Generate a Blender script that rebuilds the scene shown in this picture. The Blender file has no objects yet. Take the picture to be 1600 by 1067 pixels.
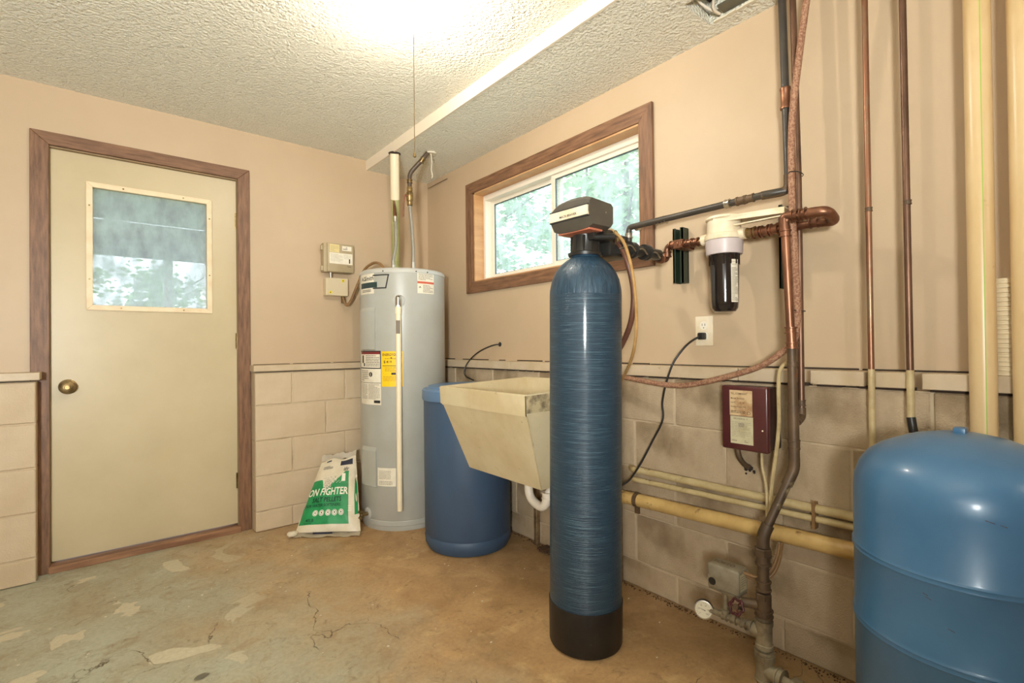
import bpy, bmesh, math, random
from mathutils import Vector, Matrix
random.seed(7)
R = math.radians
C = bpy.context.scene.collection
V = Vector

# ------------------------------------------------------------------ camera
cam_d = bpy.data.cameras.new('camera'); cam = bpy.data.objects.new('camera', cam_d); C.objects.link(cam)
yaw, pitch, roll = R(39.4), R(.45), R(-.61)
fw = V((math.sin(yaw)*math.cos(pitch), math.cos(yaw)*math.cos(pitch), math.sin(pitch)))
rt = V((math.cos(yaw), -math.sin(yaw), 0)); up = rt.cross(fw)
rt2 = math.cos(roll)*rt + math.sin(roll)*up; up2 = -math.sin(roll)*rt + math.cos(roll)*up
M = Matrix((rt2, up2, -fw)).transposed().to_4x4(); M.translation = V((-1.857, -3.232, 1.057))
cam.matrix_world = M
cam_d.sensor_width = 36; cam_d.lens = 775.0/1600*36; cam_d.clip_start = .02
S = bpy.context.scene; S.camera = cam
S.view_settings.view_transform = 'Standard'; S.view_settings.look = 'None'
S.view_settings.gamma = 1; S.view_settings.use_curve_mapping = False
S.view_settings.exposure = 0.05
# ------------------------------------------------------------------ light
BULB = 500.0                      # radiance of the bare ceiling bulb
BULB_COL = (1, .92, .80)
w = bpy.data.worlds.new('sky'); S.world = w; w.use_nodes = True
wn = w.node_tree.nodes; wl = w.node_tree.links; bg = wn['Background']
bg.inputs[1].default_value = 3.4
tc = wn.new('ShaderNodeTexCoord'); sp = wn.new('ShaderNodeSeparateXYZ'); cr = wn.new('ShaderNodeValToRGB')
wl.new(tc.outputs['Generated'], sp.inputs[0]); wl.new(sp.outputs['Z'], cr.inputs[0]); wl.new(cr.outputs[0], bg.inputs[0])
cr.color_ramp.elements[0].position = 0; cr.color_ramp.elements[0].color = (.92, .97, 1, 1)
cr.color_ramp.elements[1].position = .8; cr.color_ramp.elements[1].color = (.72, .88, 1, 1)
def lamp(name, loc, power, size, col):
    l = bpy.data.lights.new(name, 'POINT'); l.energy = power; l.shadow_soft_size = size; l.color = col
    o = bpy.data.objects.new(name, l); o.location = loc; C.objects.link(o); return o
# unseen second lamp behind right of the camera, set low to light the ceiling
lamp('rear_fill_lamp', (-.62, -4.4, 1.75), 10, .25, (1, .94, .84))
fl = bpy.data.lights.new('ceiling_fill', 'SPOT'); fl.energy = 450; fl.spot_size = R(135); fl.spot_blend = 1; fl.shadow_soft_size = .15; fl.color = (.97, 1, .97)
flo = bpy.data.objects.new('ceiling_fill', fl); C.objects.link(flo); flo.location = (-2.7, -3.9, 1.15)     # added unseen spot behind the camera, fills the ceiling with soft light
flo.rotation_euler = (V((-1.7, -1.9, 2.33))-flo.location).to_track_quat('-Z', 'Y').to_euler()
lamp('rear_fill_lamp', (-3.5, -3.5, 1.55), 9, .30, (1, .95, .87))  # added fill, unseen behind left of the camera, lifts the ambient light

# ------------------------------------------------------------------ materials
def lin(c):
    c /= 255.0
    return c/12.92 if c <= .04045 else ((c+.055)/1.055)**2.4
def col(r, g, b): return (lin(r), lin(g), lin(b), 1)
MATS = {}
def mat(name, rgb, rough=.6, metal=0, c2=None, vs=6, stretch=(1,1,1), amt=(.4,.65), bump=0, bs=60, bstretch=(1,1,1), coat=0, spec=None, c3=None, vs3=2, amt3=(.5,.7), emit=None):
    if name in MATS: return MATS[name]
    m = bpy.data.materials.new(name); m.use_nodes = True; MATS[name] = m
    n = m.node_tree.nodes; l = m.node_tree.links; b = n['Principled BSDF']
    b.inputs['Roughness'].default_value = rough; b.inputs['Metallic'].default_value = metal
    if coat: b.inputs['Coat Weight'].default_value = coat; b.inputs['Coat Roughness'].default_value = .12
    if spec is not None: b.inputs['Specular IOR Level'].default_value = spec
    b.inputs['Base Color'].default_value = col(*rgb)
    tcn = n.new('ShaderNodeTexCoord')
    def noise(scale, st, det=5):
        mp = n.new('ShaderNodeMapping'); mp.inputs['Scale'].default_value = st
        t = n.new('ShaderNodeTexNoise'); t.inputs['Scale'].default_value = scale; t.inputs['Detail'].default_value = det
        t.inputs['Roughness'].default_value = .62
        l.new(tcn.outputs['Object'], mp.inputs[0]); l.new(mp.outputs[0], t.inputs[0]); return t.outputs[0]
    def mixc(a, bcol, fac, lo, hi):
        r = n.new('ShaderNodeMapRange'); r.inputs[1].default_value = lo; r.inputs[2].default_value = hi
        l.new(fac, r.inputs[0])
        mx = n.new('ShaderNodeMix'); mx.data_type = 'RGBA'
        l.new(r.outputs[0], mx.inputs[0])
        if isinstance(a, tuple): mx.inputs[6].default_value = a
        else: l.new(a, mx.inputs[6])
        mx.inputs[7].default_value = bcol; return mx.outputs[2]
    cur = col(*rgb)
    if c2: cur = mixc(cur, col(*c2), noise(vs, stretch), *amt)
    if c3: cur = mixc(cur, col(*c3), noise(vs3, (1, 1, 1), 8), *amt3)
    if not isinstance(cur, tuple): l.new(cur, b.inputs['Base Color'])
    if bump:
        bp = n.new('ShaderNodeBump'); bp.inputs['Strength'].default_value = bump; bp.inputs['Distance'].default_value = .004
        l.new(noise(bs, bstretch, 4), bp.inputs['Height']); l.new(bp.outputs[0], b.inputs['Normal'])
    if emit: b.inputs['Emission Color'].default_value = (*emit[0], 1); b.inputs['Emission Strength'].default_value = emit[1]
    return m

M_wall = mat('wall_paint', (195, 171, 141), .5, c2=(188, 164, 133), vs=1.4, bump=.05, bs=120)
M_block = mat('block_paint', (205, 184, 154), .48, c2=(196, 173, 141), vs=5, bump=.45, bs=140, c3=(190, 168, 136), vs3=2.3, amt3=(.52, .72))
M_blockd = mat('block_paint_mottled', (198, 176, 146), .6, c2=(174, 151, 120), vs=4, bump=1, bs=170, c3=(122, 100, 70), vs3=3.1, amt3=(.54, .76))  # darker, more mottled block paint for the window wall
M_mortar = mat('mortar_paint', (200, 180, 150), .6, c2=(150, 128, 96), vs=9, amt=(.5, .75), bump=.5, bs=90)
M_ledge = mat('ledge_paint', (202, 182, 154), .45, c2=(190, 168, 136), vs=8, bump=.1, bs=40, c3=(120, 96, 66), vs3=7, amt3=(.68, .76))
M_gap = mat('dark_gap', (58, 44, 32), .9)
M_brown = mat('brown_casing', (136, 98, 70), .5, c2=(96, 66, 46), vs=70, stretch=(1, 1, .10), amt=(.38, .66), bump=.3, bs=90)
M_brownh = mat('brown_casing_across', (136, 98, 70), .5, c2=(96, 66, 46), vs=70, stretch=(.10, .10, 1), amt=(.38, .66), bump=.3, bs=90)
M_jamb = mat('pale_wood', (206, 160, 112), .5, c2=(184, 136, 90), vs=30, stretch=(.15, .15, 1), amt=(.35, .7))
M_thresh = mat('threshold_wood', (164, 120, 86), .6, c2=(120, 82, 56), vs=30, stretch=(.1, 1, 1))
M_door = mat('door_paint', (198, 181, 146), .38, c2=(190, 173, 138), vs=2.2, c3=(196, 176, 136), vs3=3.5, amt3=(.62, .78), bump=.02, bs=60)
M_dtrim = mat('door_glass_trim', (232, 212, 178), .5, c2=(222, 198, 160), vs=12)
M_vinyl = mat('white_vinyl', (232, 222, 204), .4)
M_vinyld = mat('grey_gasket', (70, 84, 86), .5)
M_brass = mat('antique_brass', (150, 128, 90), .38, .9, c2=(104, 84, 54), vs=30)
M_gold = mat('brass', (172, 146, 98), .4, .85, c2=(120, 96, 62), vs=40)
M_steel = mat('steel', (190, 184, 172), .32, 1)
M_flex = mat('braided_steel', (176, 172, 160), .4, .9, bump=.8, bs=500)
M_copper = mat('copper', (160, 112, 86), .4, .85, c2=(112, 78, 60), vs=18, stretch=(1, 1, .4), amt=(.35, .65))
M_copperd = mat('aged_copper', (126, 96, 78), .42, .8, c2=(92, 70, 56), vs=10, stretch=(1, 1, .4))
M_copperg = mat('worn_copper', (146, 104, 80), .4, .8, c2=(150, 136, 110), vs=8, stretch=(1, 1, .5), amt=(.5, .68))
M_stack = mat('dull_brown_pipe', (104, 82, 60), .5, .25, c2=(78, 62, 46), vs=9, c3=(172, 152, 112), vs3=16, amt3=(.64, .72))
M_galv = mat('galvanised_fitting', (158, 146, 120), .55, .35, c2=(104, 86, 62), vs=12, c3=(84, 62, 42), vs3=22, amt3=(.6, .72), bump=.3, bs=90)
M_blackp = mat('black_plastic_pipe', (58, 52, 46), .4, c2=(70, 62, 52), vs=12)
M_black = mat('black_plastic', (36, 34, 31), .38)
M_head = mat('charcoal_cover', (74, 68, 60), .42, c2=(82, 76, 66), vs=12, bump=.06, bs=200)
M_boot = mat('black_boot', (24, 22, 20), .5, c2=(44, 38, 32), vs=12, stretch=(1, 1, .2), c3=(96, 84, 66), vs3=18, amt3=(.68, .8))
M_fil = mat('blue_filament_wound', (28, 54, 72), .36, c2=(88, 120, 134), vs=5, stretch=(1.6, 1.6, 62), amt=(.52, .84), bump=.7, bs=8, bstretch=(1, 1, 60), coat=.2)
M_dome = mat('blue_resin_dome', (28, 52, 70), .4, c2=(46, 74, 92), vs=14, stretch=(5, 5, .8), amt=(.4, .7), bump=.9, bs=16, bstretch=(5, 5, .8), coat=.15)
M_brine = mat('slate_blue_plastic', (60, 82, 108), .5, c2=(54, 75, 100), vs=4, stretch=(1, 1, .3), bump=.08, bs=120)
M_brinel = mat('slate_blue_lid', (92, 122, 156), .45, bump=.05, bs=120)
M_ptank = mat('sky_blue_enamel', (68, 112, 150), .34, c2=(60, 104, 142), vs=5, coat=.2, c3=(96, 112, 118), vs3=9, amt3=(.72, .82), bump=.05, bs=9)
M_heater = mat('grey_enamel', (176, 176, 168), .34, c2=(170, 168, 158), vs=4, coat=.2)
M_heatd = mat('grey_enamel_cap', (186, 184, 176), .36)
M_white = mat('white_plastic', (234, 224, 206), .4)
M_ivory = mat('ivory_plastic', (230, 216, 190), .4, c2=(216, 196, 160), vs=12)
M_lav = mat('pale_grey_ring', (196, 182, 180), .4)
M_cpvc = mat('cream_pipe', (238, 222, 190), .35)
M_olive = mat('olive_pipe', (178, 176, 120), .5, c2=(164, 160, 106), vs=6)
M_yel = mat('yellowed_pipe', (218, 190, 144), .32, c2=(204, 172, 122), vs=5, stretch=(1, 1, .4), c3=(176, 138, 84), vs3=15, amt3=(.66, .76))
M_yelh = mat('yellowed_drain', (210, 176, 112), .38, c2=(184, 148, 88), vs=8, c3=(128, 94, 54), vs3=24, amt3=(.62, .72))
M_green = mat('green_print', (150, 190, 60), .5)
M_chan = mat('dark_green_channel', (38, 50, 36), .4)
M_sink = mat('cream_composite', (210, 194, 158), .5, c2=(198, 178, 138), vs=5, c3=(150, 128, 92), vs3=26, amt3=(.64, .78), bump=.15, bs=180)
M_sinki = mat('grimy_rim', (196, 176, 136), .55, c2=(120, 104, 80), vs=30, amt=(.4, .65))
M_bag = mat('cream_bag_plastic', (226, 214, 190), .4, c2=(212, 198, 170), vs=10, bump=.5, bs=22)
M_bagg = mat('green_bag_print', (34, 146, 84), .38, c2=(26, 128, 72), vs=10, bump=.5, bs=22)
M_ink = mat('black_ink', (34, 34, 36), .5)
M_inkg = mat('dark_green_ink', (8, 48, 34), .5)
M_inkgr = mat('grey_ink', (128, 118, 104), .6)
M_paper = mat('label_paper', (232, 224, 204), .5, c2=(222, 212, 190), vs=20)
M_paperd = mat('stained_label', (206, 178, 136), .6, c2=(170, 132, 92), vs=26, amt=(.45, .65))
M_paperg = mat('yellowed_form', (200, 190, 156), .6, c2=(180, 166, 130), vs=18)
M_yelp = mat('yellow_label', (250, 200, 20), .45)
M_redp = mat('red_print', (196, 84, 56), .5)
M_maroon = mat('maroon_enamel', (84, 38, 38), .35, c2=(70, 32, 32), vs=6, coat=.2)
M_maroond = mat('dark_maroon_side', (48, 26, 24), .4)
M_greybox = mat('beige_grey_metal', (176, 158, 124), .45, c2=(164, 146, 112), vs=8)
M_boxw = mat('painted_box', (206, 190, 158), .5)
M_yelpaint = mat('yellow_drip', (226, 204, 40), .4)
M_cable = mat('cream_cable', (196, 176, 132), .5, c2=(170, 146, 104), vs=14)
M_cableb = mat('tan_cable', (140, 106, 66), .5, c2=(120, 88, 54), vs=14)
M_cord = mat('black_cord', (34, 31, 28), .45)
M_tube = mat('amber_tube', (170, 130, 78), .3, c2=(190, 150, 96), vs=20)
M_hose = mat('brown_braided_hose', (140, 94, 70), .45, c2=(178, 136, 106), vs=160, amt=(.45, .55), bump=.8, bs=320)
M_hosed = mat('dark_brown_hose', (104, 66, 50), .42, c2=(84, 52, 40), vs=20)
M_hosem = mat('brown_hose', (132, 92, 62), .42, c2=(112, 74, 50), vs=12)
M_switch = mat('grey_switch_cover', (148, 138, 118), .45, c2=(126, 114, 94), vs=18)
M_redh = mat('dark_red_handle', (84, 34, 34), .45, c2=(50, 26, 30), vs=30)
M_dirt = mat('dirt_crumbs', (92, 66, 42), .9, c2=(58, 42, 28), vs=60)
M_flake = mat('grey_paint_flake', (158, 152, 134), .6)
M_pale = mat('pale_chip', (214, 204, 180), .7)
M_bark = mat('bark', (96, 78, 60), .9, bump=.6, bs=20)
M_leaf = mat('leaf_green', (156, 186, 138), .6, c2=(120, 160, 110), vs=2)
M_leaf2 = mat('leaf_pale_green', (186, 206, 160), .6, c2=(150, 180, 130), vs=2)
M_grass = mat('lawn', (150, 158, 124), .9, c2=(120, 128, 96), vs=3, bump=.5, bs=40)
M_deck = mat('weathered_deck_wood', (178, 166, 184), .8, c2=(140, 132, 150), vs=14, stretch=(.1, 1, 1), amt=(.35, .7))
M_deckp = mat('painted_post', (240, 238, 240), .6)
M_dark = mat('dark_cavity', (40, 32, 28), .9, c2=(62, 48, 40), vs=9)
M_duct = mat('grey_duct', (104, 98, 80), .5)
M_ribw = mat('ribbed_cream', (230, 212, 176), .5)
M_porc = mat('porcelain', (232, 228, 220), .25)
M_bulb = mat('bulb_glow', (255, 240, 220), .4, emit=(BULB_COL, BULB))

def popcorn():
    m = mat('popcorn_texture', (246, 241, 222), .9); n = m.node_tree.nodes; l = m.node_tree.links; b = n['Principled BSDF']
    t = n.new('ShaderNodeTexCoord'); v = n.new('ShaderNodeTexVoronoi'); v.inputs['Scale'].default_value = 80; v.feature = 'SMOOTH_F1'
    no = n.new('ShaderNodeTexNoise'); no.inputs['Scale'].default_value = 150; no.inputs['Detail'].default_value = 4
    l.new(t.outputs['Object'], v.inputs[0]); l.new(t.outputs['Object'], no.inputs[0])
    mt = n.new('ShaderNodeMath'); mt.operation = 'SUBTRACT'; l.new(no.outputs[0], mt.inputs[0]); l.new(v.outputs['Distance'], mt.inputs[1])
    bp = n.new('ShaderNodeBump'); bp.inputs['Strength'].default_value = 1; bp.inputs['Distance'].default_value = .013
    l.new(mt.outputs[0], bp.inputs['Height']); l.new(bp.outputs[0], b.inputs['Normal'])
    return m
M_pop = popcorn()
def glass(name, haze, tint):
    m = bpy.data.materials.new(name); m.use_nodes = True; n = m.node_tree.nodes; l = m.node_tree.links
    for x in list(n):
        if x.type == 'BSDF_PRINCIPLED': n.remove(x)
    out = [x for x in n if x.type == 'OUTPUT_MATERIAL'][0]
    tr = n.new('ShaderNodeBsdfTransparent'); tr.inputs[0].default_value = (*tint, 1)
    gl = n.new('ShaderNodeBsdfGlossy'); gl.inputs['Roughness'].default_value = .03
    df = n.new('ShaderNodeBsdfTranslucent'); df.inputs[0].default_value = (.93, .96, 1, 1)
    fr = n.new('ShaderNodeFresnel'); fr.inputs[0].default_value = 1.45
    m1 = n.new('ShaderNodeMixShader'); m2 = n.new('ShaderNodeMixShader')
    tcn = n.new('ShaderNodeTexCoord'); mp = n.new('ShaderNodeMapping'); mp.inputs['Scale'].default_value = (3, 3, 1.6)
    no = n.new('ShaderNodeTexNoise'); no.inputs['Scale'].default_value = 6; no.inputs['Detail'].default_value = 8
    mr = n.new('ShaderNodeMapRange'); mr.inputs[1].default_value = .3; mr.inputs[2].default_value = .75
    mr.inputs[3].default_value = haze*.5; mr.inputs[4].default_value = haze*1.6
    l.new(tcn.outputs['Object'], mp.inputs[0]); l.new(mp.outputs[0], no.inputs[0]); l.new(no.outputs[0], mr.inputs[0])
    l.new(mr.outputs[0], m1.inputs[0]); l.new(tr.outputs[0], m1.inputs[1]); l.new(df.outputs[0], m1.inputs[2])
    ge = n.new('ShaderNodeNewGeometry'); mu = n.new('ShaderNodeMath'); mu.operation = 'SUBTRACT'; mu.use_clamp = True
    l.new(fr.outputs[0], mu.inputs[0]); l.new(ge.outputs['Backfacing'], mu.inputs[1]); l.new(mu.outputs[0], m2.inputs[0]); l.new(m1.outputs[0], m2.inputs[1]); l.new(gl.outputs[0], m2.inputs[2])
    l.new(m2.outputs[0], out.inputs[0]); return m
M_glass = glass('window_glass', .26, (.93, .98, .97))
M_glassd = glass('dusty_door_glass', .6, (.95, .97, 1))
def smoke_glass():
    m = mat('smoky_bowl', (40, 33, 30), .12, coat=.5); m.node_tree.nodes['Principled BSDF'].inputs['Transmission Weight'].default_value = .35
    return m
M_smoke = smoke_glass()
def floor_mat():
    m = bpy.data.materials.new('worn_painted_concrete'); m.use_nodes = True; n = m.node_tree.nodes; l = m.node_tree.links; b = n['Principled BSDF']
    b.inputs['Roughness'].default_value = .55
    t = n.new('ShaderNodeTexCoord')
    def noise(s, d=8, rr=.62, dist=0):
        x = n.new('ShaderNodeTexNoise'); x.inputs['Scale'].default_value = s; x.inputs['Detail'].default_value = d; x.inputs['Roughness'].default_value = rr
        x.inputs['Distortion'].default_value = dist; l.new(t.outputs['Object'], x.inputs[0]); return x.outputs[0]
    def rng(f, a, bb, c=0, d=1):
        x = n.new('ShaderNodeMapRange'); x.inputs[1].default_value = a; x.inputs[2].default_value = bb; x.inputs[3].default_value = c; x.inputs[4].default_value = d
        l.new(f, x.inputs[0]); return x.outputs[0]
    def mix(a, c, f):
        x = n.new('ShaderNodeMix'); x.data_type = 'RGBA'; l.new(f, x.inputs[0])
        for k, v in ((6, a), (7, c)):
            if isinstance(v, tuple): x.inputs[k].default_value = v
            else: l.new(v, x.inputs[k])
        return x.outputs[2]
    def math2(op, a, bb):
        x = n.new('ShaderNodeMath'); x.operation = op
        for k, v in ((0, a), (1, bb)):
            if isinstance(v, (int, float)): x.inputs[k].default_value = v
            else: l.new(v, x.inputs[k])
        return x.outputs[0]
    sx = n.new('ShaderNodeSeparateXYZ'); l.new(t.outputs['Object'], sx.inputs[0])
    # worn zone: the paint has gone around the water tanks (towards +X)
    g = math2('ADD', math2('MULTIPLY', sx.outputs[0], .95), math2('MULTIPLY', noise(1.6, 6), 1.5))
    g = math2('ADD', g, math2('MULTIPLY', sx.outputs[1], .12))
    worn = rng(g, -.92, -.18)
    paint = mix(col(182, 182, 160), col(172, 160, 132), rng(noise(2.5), .4, .62))
    paint = mix(paint, col(164, 148, 120), rng(noise(9, 8, .7, 1.2), .5, .68))
    bare = mix(col(198, 160, 112), col(168, 132, 88), rng(noise(4.2, 8, .65, .8), .4, .66))
    bare = mix(bare, col(212, 178, 128), rng(noise(7, 8, .7), .56, .7))
    c = mix(paint, bare, worn)
    c = mix(c, col(120, 96, 66), math2('MULTIPLY', rng(noise(14, 10, .75, 2), .56, .68), .6))       # grime
    c = mix(c, col(206, 196, 168), math2('MULTIPLY', rng(noise(3.6, 3, .5, .6), .60, .612), rng(sx.outputs[0], -1.2, -1.6)))            # bare pale patches
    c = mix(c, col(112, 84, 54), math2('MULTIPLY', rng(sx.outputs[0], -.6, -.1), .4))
    vo = n.new('ShaderNodeTexVoronoi'); vo.feature = 'DISTANCE_TO_EDGE'; vo.inputs['Scale'].default_value = 3.2
    mpn = n.new('ShaderNodeMix'); mpn.data_type = 'VECTOR'; nv = n.new('ShaderNodeTexNoise'); nv.inputs['Scale'].default_value = 5; nv.inputs['Detail'].default_value = 6
    l.new(t.outputs['Object'], nv.inputs[0]); mpn.inputs[0].default_value = .22
    l.new(t.outputs['Object'], mpn.inputs[4]); l.new(nv.outputs[1], mpn.inputs[5]); l.new(mpn.outputs[1], vo.inputs[0])
    crack = math2('MULTIPLY', rng(vo.outputs[0], .007, .001), rng(noise(2.2, 3), .56, .62))
    c = mix(c, col(92, 74, 52), crack)
    sep = rng(noise(70, 4), .3, .75, .86, 1.08)
    hs = n.new('ShaderNodeHueSaturation'); l.new(c, hs.inputs['Color']); l.new(sep, hs.inputs['Value'])
    l.new(hs.outputs[0], b.inputs['Base Color'])
    bp = n.new('ShaderNodeBump'); bp.inputs['Strength'].default_value = .5; bp.inputs['Distance'].default_value = .004
    h = math2('SUBTRACT', math2('ADD', noise(9, 8, .7), math2('MULTIPLY', noise(60, 4), .25)), math2('MULTIPLY', crack, .5))
    l.new(h, bp.inputs['Height']); l.new(bp.outputs[0], b.inputs['Normal'])
    l.new(rng(noise(5), .35, .7, .42, .75), b.inputs['Roughness'])
    return m
M_floor = floor_mat()

# ------------------------------------------------------------------ mesh helpers
def obj(name, bm, m, parent=None, smooth=True, ang=35):
    bmesh.ops.recalc_face_normals(bm, faces=bm.faces[:])
    me = bpy.data.meshes.new(name); bm.to_mesh(me); bm.free()
    if parent is not None and parent.get('base') is not None:
        me.transform(Matrix.Translation(-V(parent['base'])))
    for mm in (m if isinstance(m, (list, tuple)) else [m]): me.materials.append(mm)
    if smooth:
        for p in me.polygons: p.use_smooth = True
        try: me.set_sharp_from_angle(angle=R(ang))
        except Exception: pass
    o = bpy.data.objects.new(name, me); C.objects.link(o)
    if parent is not None:
        o.parent = parent
        if parent.get('base') is not None: o['base'] = list(parent['base'])
    return o
ROOTS = []
def thing(name, label, cat, loc, group=None):
    o = bpy.data.objects.new(name, None); o.empty_display_size = .05; C.objects.link(o); o.location = loc
    o['base'] = list(loc); o['label'] = label; o['category'] = cat
    if group: o['group'] = group
    ROOTS.append(o); return o
def struct_empty(name):
    o = bpy.data.objects.new(name, None); C.objects.link(o); o['base'] = [0, 0, 0]; o['kind'] = 'structure'; return o
def struct(name, bm, m, **k):
    o = obj(name, bm, m, None, **k); o['kind'] = 'structure'; o['base'] = [0, 0, 0]; return o
def one(name, bm, m, label, cat, group=None, **k):
    o = obj(name, bm, m, None, **k); o['label'] = label; o['category'] = cat
    if group: o['group'] = group
    # put the origin at the base centre
    xs = [v.co for v in o.data.vertices]; mn = [min(v[i] for v in xs) for i in range(3)]; mx = [max(v[i] for v in xs) for i in range(3)]
    b = V(((mn[0]+mx[0])/2, (mn[1]+mx[1])/2, mn[2])); o.data.transform(Matrix.Translation(-b)); o.location = b; o['base'] = list(b)
    return o
def BM(): return bmesh.new()
def box(bm, a, b, bev=0, seg=1, mi=0):
    x0, x1 = sorted((a[0], b[0])); y0, y1 = sorted((a[1], b[1])); z0, z1 = sorted((a[2], b[2]))
    vs = [bm.verts.new(p) for p in ((x0,y0,z0),(x1,y0,z0),(x1,y1,z0),(x0,y1,z0),(x0,y0,z1),(x1,y0,z1),(x1,y1,z1),(x0,y1,z1))]
    fs = [bm.faces.new([vs[i] for i in q]) for q in ((0,3,2,1),(4,5,6,7),(0,1,5,4),(1,2,6,5),(2,3,7,6),(3,0,4,7))]
    for f in fs: f.material_index = mi
    if bev:
        bmesh.ops.bevel(bm, geom=list({e for f in fs for e in f.edges}), offset=bev, segments=seg, affect='EDGES', profile=.5)
    return bm
def frame_for(t):
    t = t.normalized(); a = V((0, 0, 1)) if abs(t.z) < .9 else V((1, 0, 0))
    u = t.cross(a).normalized(); return u, t.cross(u).normalized()
def fillet(pts, r, n=6):
    pts = [V(p) for p in pts]; out = [pts[0]]
    for i in range(1, len(pts)-1):
        a, b, c = pts[i-1], pts[i], pts[i+1]
        d1 = (a-b); d2 = (c-b); k = min(r, d1.length*.49, d2.length*.49)
        p = b+d1.normalized()*k; q = b+d2.normalized()*k
        for j in range(n+1):
            t = j/n; out.append((1-t)**2*p+2*t*(1-t)*b+t*t*q)
    out.append(pts[-1]); return out
def spline(pts, n=10):
    pts = [V(p) for p in pts]; P = [pts[0]*2-pts[1]]+pts+[pts[-1]*2-pts[-2]]; out = []
    for i in range(1, len(P)-2):
        p0, p1, p2, p3 = P[i-1:i+3]
        for j in range(n):
            t = j/n; out.append(.5*((2*p1)+(-p0+p2)*t+(2*p0-5*p1+4*p2-p3)*t*t+(-p0+3*p1-3*p2+p3)*t**3))
    out.append(pts[-1]); return out
def tube(bm, pts, r, seg=14, cap=True, flat=1.0):
    pts = [V(p) for p in pts]; n = len(pts); rings = []
    t0 = (pts[1]-pts[0]).normalized(); u, v = frame_for(t0)
    for i, p in enumerate(pts):
        t = (pts[min(i+1, n-1)]-pts[max(i-1, 0)]).normalized()
        q = t0.rotation_difference(t); u = q @ u; v = q @ v; t0 = t
        rr = r[i] if isinstance(r, (list, tuple)) else r
        rings.append([bm.verts.new(p+u*math.cos(a)*rr+v*math.sin(a)*rr*flat) for a in (2*math.pi*k/seg for k in range(seg))])
    for i in range(n-1):
        for k in range(seg): bm.faces.new((rings[i][k], rings[i][(k+1) % seg], rings[i+1][(k+1) % seg], rings[i+1][k]))
    if cap: bm.faces.new(rings[0][::-1]); bm.faces.new(rings[-1])
    return bm
def pipe(bm, pts, r, fr=None, seg=14): return tube(bm, fillet(pts, fr if fr else r*2.2), r, seg)
def cyl(bm, a, b, r, seg=20, r2=None):
    return tube(bm, [a, b], [r, r if r2 is None else r2], seg)
def turned(bm, origin, axis, prof, seg=32):
    """prof: list of (distance along axis, radius)"""
    o = V(origin); ax = V(axis).normalized(); u, v = frame_for(ax); rings = []
    for h, r in prof:
        c = o+ax*h
        rings.append([c] if r < 1e-6 else [c+u*math.cos(2*math.pi*k/seg)*r+v*math.sin(2*math.pi*k/seg)*r for k in range(seg)])
    vr = [[bm.verts.new(p) for p in q] for q in rings]
    for a, b in zip(vr, vr[1:]):
        for k in range(seg):
            k2 = (k+1) % seg
            if len(a) == 1 and len(b) == 1: continue
            if len(a) == 1: bm.faces.new((a[0], b[k2], b[k]))
            elif len(b) == 1: bm.faces.new((a[k], a[k2], b[0]))
            else: bm.faces.new((a[k], a[k2], b[k2], b[k]))
    if len(vr[0]) > 1: bm.faces.new(vr[0][::-1])
    if len(vr[-1]) > 1: bm.faces.new(vr[-1])
    return bm
def ringc(bm, p, d, r, ln, seg=18, lip=.15):
    """a fitting collar with raised lips centred on p along d"""
    d = V(d).normalized()
    return turned(bm, V(p)-d*ln/2, d, [(0, r*.8), (0, r*(1+lip)), (ln*.16, r*(1+lip)), (ln*.2, r), (ln*.8, r), (ln*.84, r*(1+lip)), (ln, r*(1+lip)), (ln, r*.8)], seg)
def fit(par, p, d, r, ln, m, lip=.2, name='fitting'):
    b_ = BM(); ringc(b_, p, d, r, ln, 18, lip); return obj(name, b_, m, par)
def hexnut(bm, p, d, r, ln): return turned(bm, V(p)-V(d).normalized()*ln/2, d, [(0, r*.92), (ln*.08, r), (ln*.92, r), (ln, r*.92)], 6)
def prism(bm, poly, off):
    off = V(off); a = [bm.verts.new(p) for p in poly]; b = [bm.verts.new(V(p)+off) for p in poly]; n = len(a)
    bm.faces.new(a); bm.faces.new(b[::-1])
    for i in range(n): bm.faces.new((a[i], b[i], b[(i+1) % n], a[(i+1) % n]))
    return bm
def ball(bm, c, r, sc=(1, 1, 1), sub=2):
    return bmesh.ops.create_icosphere(bm, subdivisions=sub, radius=r, matrix=Matrix.Translation(c) @ Matrix.Diagonal((*sc, 1)))

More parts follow.
